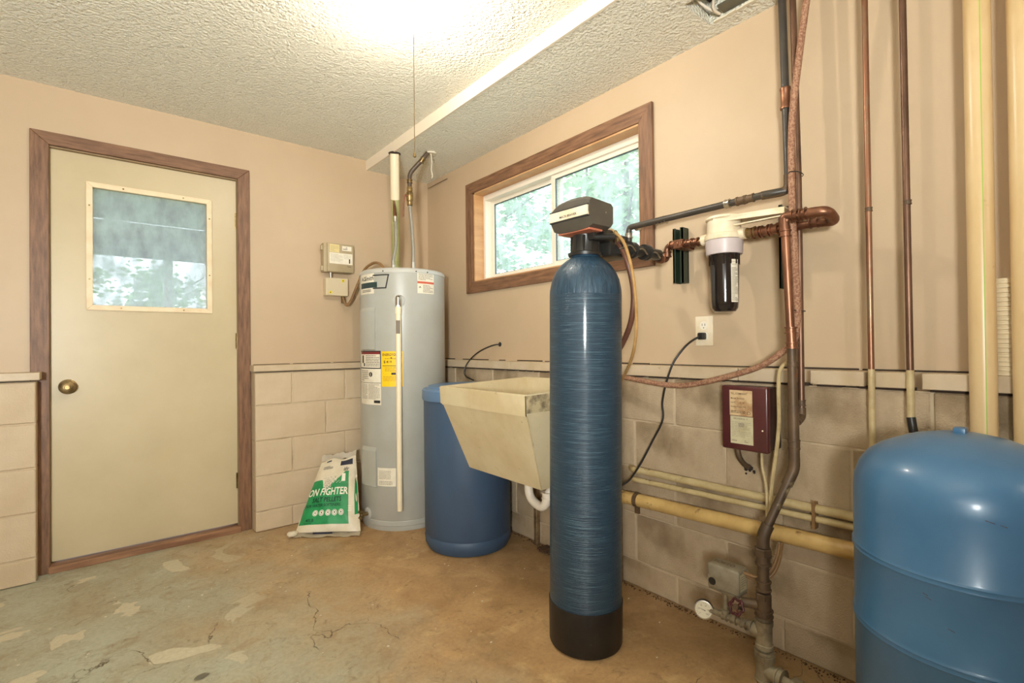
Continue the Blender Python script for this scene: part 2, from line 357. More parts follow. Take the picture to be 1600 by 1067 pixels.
# flat print on surfaces: m(u, v, d) gives a point on the surface, d metres proud of it
def plane_map(o, u, v):
    o = V(o); u = V(u).normalized(); v = V(v).normalized(); n = u.cross(v)
    return lambda a, b, d: o+u*a+v*b+n*d
def cyl_map(c, r, a0, z0):
    return lambda a, b, d: V((c[0]+math.cos(R(a0)+a/r)*(r+d), c[1]+math.sin(R(a0)+a/r)*(r+d), z0+b))
def patch(bm, m, u0, v0, u1, v1, d=.0006, nu=1, nv=1, mi=0):
    g = [[bm.verts.new(m(u0+(u1-u0)*i/nu, v0+(v1-v0)*j/nv, d)) for i in range(nu+1)] for j in range(nv+1)]
    for j in range(nv):
        for i in range(nu):
            f = bm.faces.new((g[j][i], g[j][i+1], g[j+1][i+1], g[j+1][i])); f.material_index = mi
    return bm
def text(bm, m, s, u, v, size, d=.0012, sx=1.0, align='LEFT', shear=0, bold=.012):
    c = bpy.data.curves.new('t', 'FONT'); c.body = s; c.size = size; c.align_x = align; c.resolution_u = 2; c.shear = shear; c.offset = bold*size
    o = bpy.data.objects.new('t', c); C.objects.link(o)
    bpy.context.view_layer.update(); me = o.to_mesh()
    vs = [bm.verts.new(m(u+p.co.x*sx, v+p.co.y, d)) for p in me.vertices]
    for p in me.polygons:
        try: bm.faces.new([vs[i] for i in p.vertices])
        except ValueError: pass
    o.to_mesh_clear(); bpy.data.objects.remove(o); bpy.data.curves.remove(c); return bm
def fineprint(bm, m, u0, v0, u1, v1, rows, rnd, d=.0012, dens=.45):
    h = (v1-v0)/rows
    for i in range(rows):
        y = v1-(i+.5)*h; x = u0; end = u1 if rnd.random() < .7 else u0+(u1-u0)*rnd.uniform(.4, .9)
        while x < end-.002:
            wd = min(rnd.uniform(.06, .2)*(u1-u0), end-x); patch(bm, m, x, y-h*dens/2, x+wd, y+h*dens/2, d); x += wd+(u1-u0)*.025
    return bm
def sticker(parent, name, m, w, h, ma, nu=6, label=None, d=.0006):
    bm = BM(); patch(bm, m, 0, 0, w, h, d, nu, 1)
    o = obj(name, bm, ma, parent, smooth=False)
    if label: o['label'] = label
    return o

# ================================================================== SETTING
X0, Y0 = -4.2, -5.4; ZC, ZS, XS = 2.328, 2.263, -.47
b = BM(); box(b, (X0-.1, Y0-.1, -.12), (.2, .1, 0)); struct('floor', b, M_floor, smooth=False)
b = BM(); box(b, (X0-.1, Y0-.1, ZC), (XS+.0, .12, ZC+.12)); box(b, (XS, Y0-.1, ZC+.055), (.15, .12, ZC+.12)); struct('ceiling', b, M_pop, smooth=False)
# soffit, with the vent opening
HX0, HX1, HY0, HY1 = -.255, -.082, -2.62, -2.27
b = BM()
box(b, (XS+.004, Y0, ZS), (HX0, 0, ZC+.055)); box(b, (HX0, HY1, ZS), (HX1, 0, ZC+.055)); box(b, (HX0, Y0, ZS), (HX1, HY0, ZC+.055)); box(b, (HX1, Y0, ZS), (0, 0, ZC+.055))
s = struct('soffit', b, M_pop, smooth=False)
b = BM(); box(b, (XS-.004, Y0, ZS-.002), (XS+.006, 0, ZC)); struct('trim_4', b, mat('soffit_edge', (236, 222, 200), .55), smooth=False)
b = BM(); box(b, (HX0, HY0, ZC+.02), (HX1, HY1, ZC+.05)); obj('vent_cavity', b, M_dark, s, smooth=False)
b = BM(); box(b, (HX1-.055, HY0+.005, ZS+.012), (HX1-.004, HY1-.06, ZS+.02)); obj('duct_flange', b, M_duct, s, smooth=False)
b = BM()
for k in range(12):
    y = HY1-.02-k*.028; box(b, (HX1-.006-random.random()*.006, y-.028, ZS-.003), (HX1+.002, y, ZS+.004))
obj('torn_edge', b, M_pale, s, smooth=False)
b = BM(); tube(b, spline([(HX0+.02, HY1-.13, ZC), (HX0+.05, HY1-.09, ZS+.03), (HX0+.10, HY1-.055, ZS+.006), (HX1-.02, HY1-.05, ZS+.008), (HX0+.08, HY1-.02, ZS+.03), (HX0+.03, HY1-.01, ZC)], 6), .0045, 8); obj('white_wire', b, M_white, s)

# walls
DX0, DX1, DZ = -2.062, -1.257, 2.036
b = BM(); box(b, (X0, 0, 0), (DX0-.004, .1, ZC+.1)); box(b, (DX1+.004, 0, 0), (.15, .1, ZC+.1)); box(b, (DX0-.004, 0, DZ+.004), (DX1+.004, .1, ZC+.1))
WL = struct('wall_left', b, M_wall, smooth=False)
WY0, WY1, WZ0, WZ1 = -.603, -1.897, 1.468, 2.045
b = BM(); box(b, (0, 0, 0), (.15, WY0, ZC+.1)); box(b, (0, WY1, 0), (.15, Y0, ZC+.1)); box(b, (0, WY0, 0), (.15, WY1, WZ0)); box(b, (0, WY0, WZ1), (.15, WY1, ZC+.1))
WR = struct('wall_right', b, M_wall, smooth=False)
b = BM(); box(b, (X0-.1, Y0-.1, 0), (.15, Y0, ZC+.1)); struct('wall_back', b, M_wall, smooth=False)
b = BM(); box(b, (X0-.1, Y0, 0), (X0, .1, ZC+.1)); struct('wall_near', b, M_wall, smooth=False)

# concrete blocks
zc_ = [0, .1147, .3179, .5211, .7243, .9155]
block_cache = {}
def block(parent, x0, x1, y0, y1, z0, z1, m):
    g = .0035; key = (round(x1-x0, 3), round(y1-y0, 3), round(z1-z0, 3), m.name)
    if key not in block_cache:
        bb = BM(); box(bb, (g if x1-x0 > .15 else 0, g if y1-y0 > .15 else 0, g*.8), (x1-x0-(g if x1-x0 > .15 else 0), y1-y0-(g if y1-y0 > .15 else 0), z1-z0-g*.8), .004, 1)
        me = bpy.data.meshes.new('block'); bb.to_mesh(me); bb.free(); me.materials.append(m); block_cache[key] = me
    o = bpy.data.objects.new('block', block_cache[key]); C.objects.link(o); o.location = (x0, y0, z0); o.parent = parent
rnd = random.Random(3)
def course(parent, axis, a0, a1, joints, face, z0, z1, m):
    js = [a0]+[j for j in sorted(joints) if a0+.05 < j < a1-.05]+[a1]
    for p, q in zip(js, js[1:]):
        j = rnd.uniform(-.0012, .0012)
        if axis == 'x': block(parent, p, q, face+j, -.001, z0, z1, m)
        else: block(parent, face+j, -.001, p, q, z0, z1, m)
BR0 = -1.195
for i in range(5):
    z0, z1 = zc_[i], zc_[i+1]
    j = [-.989, -.668, -.26] if i % 2 == 0 else [-.79, -.385]
    course(WL, 'x', BR0, -.07, j, -.1, z0, z1, M_block)
    j = [-2.50, -2.906, -3.31, -3.72] if i % 2 == 0 else [-2.30, -2.705, -3.11, -3.51, -3.92]
    course(WL, 'x', X0, -2.098, j, -.1, z0, z1, M_block)
    k0 = -2.09 if i % 2 == 0 else -1.894
    js = [k0+.4064*t for t in range(-9, 6)]
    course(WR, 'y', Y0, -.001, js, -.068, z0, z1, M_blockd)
b = BM(); box(b, (BR0+.004, -.0935, .002), (-.05, -.002, .914)); box(b, (X0, -.0935, .002), (-2.102, -.002, .914)); obj('mortar', b, M_mortar, WL, smooth=False)
b = BM(); box(b, (-.0635, Y0+.01, .002), (-.002, -.05, .914)); obj('mortar', b, M_mortar, WR, smooth=False)
# ledges
b = BM(); y = 0
for a0, a1 in ((-.002, -1.05), (-1.053, -2.36), (-2.363, -2.535), (-2.60, -2.747), (-2.775, -2.852), (-2.885, -3.75), (-3.753, Y0)):
    box(b, (-.086, a0, .921), (-.0, a1, .966), .002)
struct('trim_1', b, M_ledge, smooth=False)
b = BM(); box(b, (BR0-.006, -.118, .922), (-.086, 0, .957), .002); struct('trim_2', b, M_ledge, smooth=False)
b = BM(); box(b, (X0, -.118, .922), (-2.086, 0, .957), .002); struct('trim_3', b, M_ledge, smooth=False)
b = BM(); rr = random.Random(5); y = -.15
while y > -5:
    L = rr.uniform(.05, .3); box(b, (-.004, y, .966), (0, y-L, .9685+rr.uniform(.001, .004))); y -= L+(rr.uniform(.01, .12) if y > -1.4 else rr.uniform(.002, .03))
x = -1.18
while x < -.12:
    L = rr.uniform(.15, .3); box(b, (x, -.004, .957), (x+L, 0, .9605)); x += L+.02
obj('caulk_gap', b, M_gap, WR, smooth=False)
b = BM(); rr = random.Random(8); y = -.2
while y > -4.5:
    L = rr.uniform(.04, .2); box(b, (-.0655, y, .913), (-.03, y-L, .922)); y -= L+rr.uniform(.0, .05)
obj('ledge_shade', b, M_gap, WR, smooth=False)  # dark strips paint in the shade under the ledge

# ---------------------------------------------------------------- door
D = struct_empty('door_1')
b = BM(); yd0, yd1 = .022, .062; gx0, gx1, gz0, gz1 = -1.902, -1.409, 1.282, 1.873
for a, c in (((DX0+.004, yd0, .042), (gx0, yd1, DZ-.004)), ((gx1, yd0, .042), (DX1-.004, yd1, DZ-.004)), ((gx0, yd0, .042), (gx1, yd1, gz0)), ((gx0, yd0, gz1), (gx1, yd1, DZ-.004))): box(b, a, c)
obj('door_leaf', b, M_door, D, smooth=False)
def mitre(o, a0, a1, z0, z1, w, mk, names, mats, th):
    """rectangular casing of 4 mitred boards; mk(a, z) -> point, th = thickness vector"""
    q = [((a0, z0), (a1, z0), (a1-w, z0+w), (a0+w, z0+w)), ((a1, z0), (a1, z1), (a1-w, z1-w), (a1-w, z0+w)),
         ((a1, z1), (a0, z1), (a0+w, z1-w), (a1-w, z1-w)), ((a0, z1), (a0, z0), (a0+w, z0+w), (a0+w, z1-w))]
    for k, poly in enumerate(q):
        bb = BM(); prism(bb, [mk(*p) for p in poly], th); bmesh.ops.bevel(bb, geom=bb.edges[:], offset=.0015, segments=1, affect='EDGES')
        obj(names[k % 2], bb, mats[k % 2], o, smooth=False)
for k, (poly, ma) in enumerate(([((-2.127, 0), (-2.060, 0), (-2.060, DZ+.004), (-2.127, 2.101)), M_brown], [((-1.259, 0), (-1.196, 0), (-1.196, 2.101), (-1.259, DZ+.004)), M_brown], [((-2.127, 2.101), (-2.060, DZ+.004), (-1.259, DZ+.004), (-1.196, 2.101)), M_brownh])):
    b = BM(); prism(b, [(p[0], -.014, p[1]) for p in poly], (0, .0155, 0)); bmesh.ops.bevel(b, geom=b.edges[:], offset=.002, segments=1, affect='EDGES')
    obj('casing', b, ma, D, smooth=False)
b = BM(); box(b, (DX0-.002, .0, 0), (DX0+.003, .1, DZ)); box(b, (DX1-.003, 0, 0), (DX1+.002, .1, DZ)); box(b, (DX0, 0, DZ-.003), (DX1, .1, DZ+.002)); box(b, (DX0, .064, 0), (DX0+.018, .09, DZ)); box(b, (DX1-.018, .064, 0), (DX1, .09, DZ)); box(b, (DX0, .064, DZ-.018), (DX1, .09, DZ))
obj('door_stop', b, mat('stop_dark', (150, 126, 92), .6), D, smooth=False)
b = BM(); box(b, (DX0-.004, -.028, 0), (DX1+.004, .1, .032), .003); obj('threshold', b, M_thresh, D, smooth=False)
mitre(D, -1.927, -1.384, 1.256, 1.899, .026, lambda a, z: V((a, yd0, z)), ('glass_trim', 'glass_trim'), (M_dtrim, M_dtrim), V((0, -.009, 0)))
for x, z in ((-1.78, 1.886), (-1.52, 1.886), (-1.79, 1.269), (-1.52, 1.269), (-1.914, 1.78), (-1.914, 1.41), (-1.397, 1.79), (-1.397, 1.47)):
    b = BM(); turned(b, (x, yd0-.009, z), (0, -1, 0), [(0, .0042), (.0012, .0036), (.0016, 0)], 10); obj('screw', b, M_brass, D)
b = BM(); box(b, (gx0, .040, gz0), (gx1, .044, gz1)); obj('glass_pane', b, M_glassd, D, smooth=False)
b = BM(); turned(b, (-1.996, yd0, .878), (0, -1, 0), [(0, .036), (.004, .036), (.009, .027), (.010, .016), (.030, .013), (.036, .024), (.050, .030), (.060, .027), (.064, .018), (.0645, .011), (.062, .010), (.0625, 0)], 36)
kn = obj('door_knob', b, M_brass, D)
b = BM(); turned(b, (-1.996, yd0-.062, .878), (0, -1, 0), [(0, .009), (.003, .009), (.003, 0)], 20); obj('lock_button', b, M_gold, kn)
for z in (1.80, 1.10, .29):
    b = BM(); cyl(b, (DX1-.001, .012, z-.045), (DX1-.001, .012, z+.045), .0055, 10); box(b, (DX1-.012, .018, z-.045), (DX1+.002, .0235, z+.045)); obj('hinge', b, M_brass, D)
b = BM(); box(b, (DX0-.003, -.002, .84), (DX0+.002, .03, .90)); obj('strike_plate', b, M_gap, D, smooth=False)

# ---------------------------------------------------------------- window
Wn = struct_empty('window_1')
mitre(Wn, -1.963, -.522, 1.398, 2.114, .070, lambda a, z: V((0, a, z)), ('casing', 'casing'), (M_brownh, M_brown), V((-.016, 0, 0)))
JD = .075
for nm, a, c in (('jamb', (-.008, WY0-.000, WZ0), (JD, WY0-.010, WZ1)), ('jamb', (-.008, WY1, WZ0), (JD, WY1+.010, WZ1)), ('jamb', (-.008, WY0, WZ1), (JD, WY1, WZ1-.010)), ('sill', (-.008, WY0, WZ0), (JD, WY1, WZ0+.008))):
    b = BM(); box(b, a, c); obj(nm, b, M_jamb, Wn, smooth=False)
def rect_frame(bm, x0, x1, y0, y1, z0, z1, w, bt=None, bb_=None):
    bt = bt or w; bb_ = bb_ or w
    box(bm, (x0, y0, z0), (x1, y0+w, z1), .0015); box(bm, (x0, y1-w, z0), (x1, y1, z1), .0015); box(bm, (x0, y0+w, z1-bt), (x1, y1-w, z1), .0015); box(bm, (x0, y0+w, z0), (x1, y1-w, z0+bb_), .0015)
    return bm
b = BM(); rect_frame(b, JD-.012, .148, WY1+.010, WY0-.010, WZ0+.008, WZ1-.010, .022, .034, .022); obj('vinyl_frame', b, M_vinyl, Wn, smooth=False)
b = BM(); rect_frame(b, .078, .100, WY1+.030, -1.235, WZ0+.028, WZ1-.040, .030, .026, .026); s1 = obj('sash', b, M_vinyl, Wn, smooth=False)
b = BM(); rect_frame(b, .112, .134, -1.275, WY0-.030, WZ0+.028, WZ1-.040, .030, .026, .026); s2 = obj('sash', b, M_vinyl, Wn, smooth=False)
for sa, xx, ya, yb in ((s1, .089, WY1+.058, -1.263), (s2, .123, -1.247, WY0-.058)):
    b = BM(); box(b, (xx-.002, ya, WZ0+.052), (xx+.002, yb, WZ1-.064)); obj('glass_pane', b, M_glass, sa, smooth=False)
    b = BM(); rect_frame(b, xx-.007, xx+.007, ya, yb, WZ0+.052, WZ1-.064, .005); obj('gasket', b, M_vinyld, sa, smooth=False)

# ---------------------------------------------------------------- outside
b = BM(); box(b, (-30, .1, -.2), (30, 40, -.06)); box(b, (.15, -30, -.2), (40, .2, -.06)); struct('ground', b, M_grass, smooth=False)
def tree(x, y, h, cr_, label, ml, seed, n=3200):
    r = random.Random(seed); t = thing('leafy_tree', label, 'tree', (x, y, -.06), 'trees outside')
    b = BM(); tube(b, spline([(x, y, -.06), (x+r.uniform(-.1, .1), y+.05, h*.4), (x+r.uniform(-.2, .2), y, h*.85)], 5), [.14-.10*i/10 for i in range(11)], 9)
    for k in range(6):
        a = k*1.1+r.random(); z = h*(.3+.09*k); tube(b, [(x, y, z), (x+math.cos(a)*cr_*.6, y+math.sin(a)*cr_*.6, z+.6)], [.04, .012], 6)
    obj('trunk', b, M_bark, t)
    vs = []; fs = []
    cl = [(r.gauss(0, .42)*cr_, r.gauss(0, .42)*cr_, h*(.12+.86*r.random())) for _ in range(34)]
    for i in range(n):
        c = r.choice(cl); p = V((x+c[0]+r.gauss(0, .22), y+c[1]+r.gauss(0, .22), max(.1, c[2]+r.gauss(0, .2))))
        q = V((r.gauss(0, 1), r.gauss(0, 1), r.gauss(0, 1))).normalized(); u, v = frame_for(q); s_ = r.uniform(.05, .11)
        k = len(vs); vs += [p-u*s_, p-v*s_*.5, p+u*s_, p+v*s_*.5]; fs.append((k, k+1, k+2, k+3))
    me = bpy.data.meshes.new('leaves'); me.from_pydata(vs, [], fs); me.transform(Matrix.Translation((-x, -y, .06))); me.materials.append(ml)
    o = bpy.data.objects.new('leaves', me); C.objects.link(o); o.parent = t; o['kind'] = 'stuff'; return t
for i, (x, y, h, c) in enumerate(((4.4, 1.6, 4.6, 1.5), (4.9, 5.6, 5.6, 1.6), (11.5, 8.6, 9, 2.2), (2.3, 3.6, 3.6, 1.0), (6.6, -1.2, 6.4, 1.7), (8.8, 2.2, 7.6, 1.9))):
    tree(x, y, h, c, ['green tree in leaf seen through right pane of the window', 'green tree in leaf seen through left pane of the window', 'tall green tree farthest behind the high window', 'small green tree close behind left pane of the window', 'green tree at right edge of the high window view', 'tall tree deep behind the right pane of the window'][i], M_leaf if i % 2 else M_leaf2, 20+i, 4200)
for i, (x, y, h, c) in enumerate(((-3.6, 8.0, 2.6, 1.5), (-.9, 10.5, 2.8, 1.5), (.9, 7.2, 2.4, 1.1))):
    tree(x, y, h, c, ['pale green bush seen at left through the door glass', 'pale green bush seen in middle through the door glass', 'pale green bush seen at right through the door glass'][i], M_leaf2, 40+i, 2600)
one('deck_beam', box(BM(), (-4.6, 1.98, 2.135), (-.1, 2.04, 2.56), .004), M_deck, 'upper weathered grey deck board seen through the door glass', 'beam', smooth=False)
one('deck_beam', box(BM(), (-4.6, 2.06, 1.845), (-.1, 2.12, 2.135), .004), M_deck, 'lower weathered grey deck beam seen through the door glass', 'beam', smooth=False)
one('deck_boards', box(BM(), (-4.6, .11, 2.58), (-.1, 2.3, 2.62)), M_deck, 'grey underside of the deck above the door outside', 'deck', smooth=False)
one('deck_post', box(BM(), (-1.45, 2.13, -.06), (-1.38, 2.20, 2.1), .004), M_deckp, 'pale post under the deck seen through the door glass', 'post', smooth=False)
one('deck_brace', prism(BM(), [(-1.16, 2.02, 1.86), (-1.02, 2.02, 1.86), (-.80, 2.02, 1.35), (-.94, 2.02, 1.35)], (0, .04, 0)), M_deck, 'grey slanted brace under the deck beam seen at right of door glass', 'brace', smooth=False)
one('deck_post', box(BM(), (-.96, 2.13, -.06), (-.86, 2.23, 2.1), .004), M_deck, 'grey post outside, hidden at right of door glass', 'post', smooth=False)

# ================================================================== CEILING LAMP
LB = V((-1.005, -1.645, 0))
t = thing('ceiling_lamp', 'bare glowing bulb in a porcelain holder on the ceiling', 'lamp', (LB.x, LB.y, ZC))
b = BM(); turned(b, (LB.x, LB.y, ZC), (0, 0, -1), [(0, .062), (.012, .062), (.03, .045), (.04, .026), (.052, .024), (.052, 0)], 32); obj('lamp_holder', b, M_porc, t)
b = BM(); turned(b, (LB.x, LB.y, ZC-.052), (0, 0, -1), [(0, .013), (.02, .015), (.04, .026), (.062, .031), (.08, .026), (.092, .012), (.094, 0)], 24); obj('light_bulb', b, M_bulb, t)
b = BM(); cx, cy = LB.x+.012-.03, LB.y-.07
cx, cy = -1.032, -1.712
z = ZC-.04
tube(b, [(LB.x-.012, LB.y-.024, ZC-.036), (cx, cy, ZC-.05), (cx, cy, 2.0), (cx, cy, 1.72)], .0012, 6)
pc = obj('pull_chain', b, M_gold, t)
b = BM(); turned(b, (cx, cy, 1.722), (0, 0, -1), [(0, .002), (.004, .0045), (.014, .0055), (.018, 0)], 10); obj('chain_pull', b, M_gold, pc)

# ================================================================== WATER HEATER
HC = V((-.415, -.406, 0)); HR = .258
t = thing('water_heater', 'tall grey cylindrical electric water heater standing in the room corner', 'water heater', HC)
b = BM(); turned(b, HC, (0, 0, 1), [(0, .24), (.0, .25), (.012, .252), (.026, .252), (.03, HR), (.055, HR), (.058, .2555), (.062, HR), (1.486, HR), (1.488, HR-.003)], 72); obj('tank_jacket', b, M_heater, t)
b = BM(); turned(b, HC, (0, 0, 1), [(1.484, HR-.004), (1.484, HR+.003), (1.498, HR+.003), (1.505, HR), (1.513, HR-.012), (1.516, HR-.04), (1.517, 0)], 72); obj('top_cap', b, M_heatd, t)
for a in (-142, -100, -84):
    p = cyl_map(HC, HR+.003, a, 1.492)(0, 0, 0); d = V((p.x-HC.x, p.y-HC.y, 0)).normalized()
    obj('screw', turned(BM(), p, d, [(0, .004), (.002, .004), (.003, 0)], 8), M_gap, t)
def raised(a0, a1, z0, z1, d, nm, ma):
    m = cyl_map(HC, HR, a0, z0); wdt = HR*R(a1-a0); bb = BM(); n = 8
    f = [[m(wdt*i/n, zz, dd) for i in range(n+1)] for zz, dd in ((0, 0), (.006, d), (z1-z0-.02, d), (z1-z0, d*.35), (z1-z0, -.002))]
    g = [[bb.verts.new(p) for p in row] for row in f]
    for j in range(4):
        for i in range(n): bb.faces.new((g[j][i], g[j][i+1], g[j+1][i+1], g[j+1][i]))
    for i in (0, n): bb.faces.new([g[j][i] for j in range(5)])
    return obj(nm, bb, ma, t, smooth=False)
raised(176, 206, 1.036, 1.286, .012, 'access_cover', M_heater); raised(177, 206, .245, .475, .010, 'access_cover', M_heater)
# brand sticker, tags
m = cyl_map(HC, HR, 172, 1.366); o = sticker(t, 'brand_label', m, HR*R(32), .118, M_paper, 10)
o['label'] = 'white maker badge with dark strip'
b = BM(); text(b, m, 'AO', .022, .078, .034); text(b, m, 'Smith', .060, .078, .036, shear=.2); fineprint(b, m, .03, .01, .12, .026, 2, rnd); obj('lettering', b, M_ink, o, smooth=False)
b = BM(); patch(b, m, .01, .034, HR*R(32)+.022, .066, .0009, 8); obj('dark_strip', b, mat('teal_dark', (40, 62, 62), .5), o, smooth=False)
m2 = cyl_map(HC, HR, 202, 1.392)
b = BM(); Lw = HR*R(24)
for (u0, v0, u1, v1) in ((0, .075, Lw, .082), (0, 0, Lw-.02, .007)): patch(b, m2, u0, v0, u1, v1, .001, 6)
vs = [b.verts.new(m2(u, v, .001)) for u, v in ((Lw-.026, 0), (Lw-.018, 0), (Lw, .082), (Lw-.008, .082))]; b.faces.new(vs)
obj('badge_outline', b, M_ink, t, smooth=False)
m = cyl_map(HC, HR, -98.2, 1.366); W_ = HR*R(25.5); o = sticker(t, 'notice_label', m, W_, .128, M_paper, 8)
b = BM(); fineprint(b, m, .006, .078, W_-.008, .122, 7, rnd); fineprint(b, m, .035, .006, W_-.008, .052, 6, rnd); obj('print', b, M_inkgr, o, smooth=False)
b = BM(); patch(b, m, 0, .058, W_, .070, .001, 6); obj('red_strip', b, M_redp, o, smooth=False)
b = BM(); vs = [b.verts.new(m(u, v, .001)) for u, v in ((.006, .03), (.016, .042), (.026, .03), (.016, .035))]; b.faces.new(vs); obj('symbol', b, M_ink, o, smooth=False)
m = cyl_map(HC, HR, 170, .722); W_ = HR*R(43.5)
o = sticker(t, 'warning_label', m, W_, .312, M_paper, 10)
b = BM(); patch(b, m, .01, .292, W_, .306, .001, 8); obj('red_header', b, mat('maroon_print', (130, 44, 44), .5), o, smooth=False)
b = BM(); patch(b, m, 0, .306, W_, .312, .001, 8); patch(b, m, 0, .208, W_, .214, .001, 8); patch(b, m, 0, .125, W_, .1275, .001, 8); patch(b, m, 0, .0, .002, .312, .001); patch(b, m, W_-.005, .21, W_, .312, .001)
patch(b, m, .03, .24, .05, .285, .001, 2); patch(b, m, .05, .222, .065, .24, .001, 2); patch(b, m, W_-.05, .01, W_-.006, .026, .001, 3)
turned(b, m(.12, .175, .0), m(.12, .175, 1)-m(.12, .175, 0), [(0, .014), (.001, .014), (.001, .009), (.0005, .009)], 14)
obj('black_print', b, M_ink, o, smooth=False)
b = BM(); fineprint(b, m, .075, .22, W_-.01, .288, 7, rnd); fineprint(b, m, .02, .135, .10, .2, 6, rnd); fineprint(b, m, .02, .03, .09, .12, 12, rnd, dens=.35); fineprint(b, m, .10, .03, W_-.008, .12, 12, rnd, dens=.35); obj('print', b, M_inkgr, o, smooth=False)
m = cyl_map(HC, HR, -145.2, .828); W_ = HR*R(27.5); o = sticker(t, 'energy_label', m, W_, .203, M_yelp, 8)
b = BM(); text(b, m, 'ENERGYGUIDE', W_/2, .176, .0205, align='CENTER', sx=.84); text(b, m, '$ 419', .012, .135, .021); patch(b, m, .005, .118, W_-.01, .121, .001, 6)
fineprint(b, m, .02, .155, W_-.02, .166, 1, rnd, dens=.2); fineprint(b, m, .02, .086, W_-.01, .112, 3, rnd, dens=.2); patch(b, m, .058, .068, .084, .080, .001, 2); fineprint(b, m, .01, .03, W_-.02, .06, 4, rnd, dens=.2)
vs = [b.verts.new(m(u, v, .0014)) for u, v in ((.052, .168), (.058, .160), (.064, .168))]; b.faces.new(vs)
obj('lettering', b, M_ink, o, smooth=False)
m = cyl_map(HC, HR, -152.6, .258); W_ = HR*R(25); o = sticker(t, 'rating_label', m, W_, .104, M_paper, 8)
b = BM(); fineprint(b, m, .01, .04, W_-.03, .09, 6, rnd, dens=.3); fineprint(b, m, .01, .006, W_-.02, .03, 3, rnd, dens=.35); obj('print', b, M_inkgr, o, smooth=False)
# relief valve and discharge pipe
m = cyl_map(HC, HR, -122.2, 1.319); p0 = m(0, 0, 0); nd = (m(0, 0, 1)-p0).normalized()
b = BM(); turned(b, p0, nd, [(0, .036), (.002, .036), (.006, .028), (.006, 0)], 28); obj('valve_plate', b, M_heatd, t)
b = BM(); cyl(b, p0, p0+nd*.03, .013); turned(b, p0+nd*.034+V((0, 0, -.028)), (0, 0, 1), [(0, .012), (0, .016), (.01, .017), (.028, .016), (.04, .017), (.05, .012), (.056, .006), (.058, 0)], 18); box(b, p0+nd*.03+V((-.004, -.03, .022)), p0+nd*.03+V((.004, .02, .028))); hexnut(b, p0+nd*.034+V((0, 0, -.034)), (0, 0, 1), .015, .014); obj('relief_valve', b, M_steel, t)
b = BM(); q = p0+nd*.034; cyl(b, (q.x, q.y, q.z-.036), (q.x, q.y, .13), .0155, 20); turned(b, (q.x, q.y, q.z-.075), (0, 0, 1), [(0, .0155), (0, .018), (.035, .018), (.035, .0155)], 20); obj('discharge_pipe', b, M_cpvc, t)
b = BM(); mm = cyl_map((q.x, q.y), .0157, -125, 1.13)
patch(b, mm, -.012, 0, .012, .075, .0005, 5); obj('pipe_print', b, M_inkgr, t, smooth=False)
m = cyl_map(HC, HR, -171, .085); p0 = m(0, 0, 0); nd = (m(0, 0, 1)-p0).normalized()
b = BM(); turned(b, p0, nd, [(0, .034), (.003, .034), (.005, .03), (.005, 0)], 28); obj('drain_plate', b, M_heatd, t)
b = BM(); cyl(b, p0, p0+nd*.045, .011); ball(b, p0+nd*.045, .016); turned(b, p0+nd*.045, V((-.6, -.6, -.4)), [(0, .011), (.02, .011), (.02, .014), (.035, .014), (.035, .008)], 16); turned(b, p0+nd*.05, (0, -.3, 1), [(0, .006), (.02, .006), (.02, .016), (.026, .016), (.026, 0)], 12); obj('drain_valve', b, M_brass, t)
# connectors standing on the heater
hz = 1.516
t = thing('water_connector', 'braided flexible connector with copper stub at left behind pale vent pipe', 'connector', (-.487, -.44, hz), 'flexible connectors on the water heater')
b = BM(); pt = [(-.495, -.44, hz+.02), (-.495, -.44, hz+.07), (-.475, -.435, hz+.16), (-.470, -.425, hz+.30), (-.470, -.42, 1.845)]; tube(b, spline(pt, 6), .0095, 12); obj('braided_hose', b, M_flex, t)
fit(t, (-.470, -.42, 1.845), (0, 0, 1), .012, .03, M_steel, .15, 'coupling'); obj('nipple', cyl(BM(), (-.495, -.44, hz), (-.495, -.44, hz+.04), .013), M_steel, t)
b = BM(); tube(b, [(-.470, -.42, 1.85), (-.468, -.412, 1.88), (-.446, -.36, 1.94), (-.425, -.315, 1.985)], [.012, .011, .009, .007], 12); obj('copper_stub', b, M_copper, t)
t = thing('water_connector', 'braided flexible connector with brass shutoff valve, rising to dark pipe', 'connector', (-.355, -.45, hz), 'flexible connectors on the water heater')
b = BM(); tube(b, spline([(-.36, -.44, hz+.03), (-.362, -.443, 1.70), (-.385, -.46, 1.88), (-.392, -.465, 1.93)], 6), .0105, 12); obj('braided_hose', b, M_flex, t)
b = BM(); cyl(b, (-.36, -.44, hz), (-.36, -.44, hz+.05), .014); cyl(b, (-.36, -.44, hz+.03), (-.36, -.44, hz+.07), .0125); obj('coupling', b, M_steel, t)
b = BM(); V0 = V((-.393, -.466, 1.93)); turned(b, V0, (0, 0, 1), [(0, .011), (.0, .017), (.02, .018), (.022, .015), (.03, .02), (.055, .022), (.08, .02), (.086, .015), (.09, .018), (.11, .018), (.118, .013)], 18); obj('shutoff_valve', b, M_gold, t)
b = BM(); cyl(b, V0+V((0, 0, .055)), V0+V((-.035, -.014, .055)), .006, 10); tube(b, [V0+V((-.034, -.014, .06)), V0+V((-.045, -.02, .05)), V0+V((-.052, -.02, .0)), V0+V((-.055, -.02, -.08))], .005, 8); obj('valve_lever', b, mat('rust_lever', (130, 84, 58), .5), t)
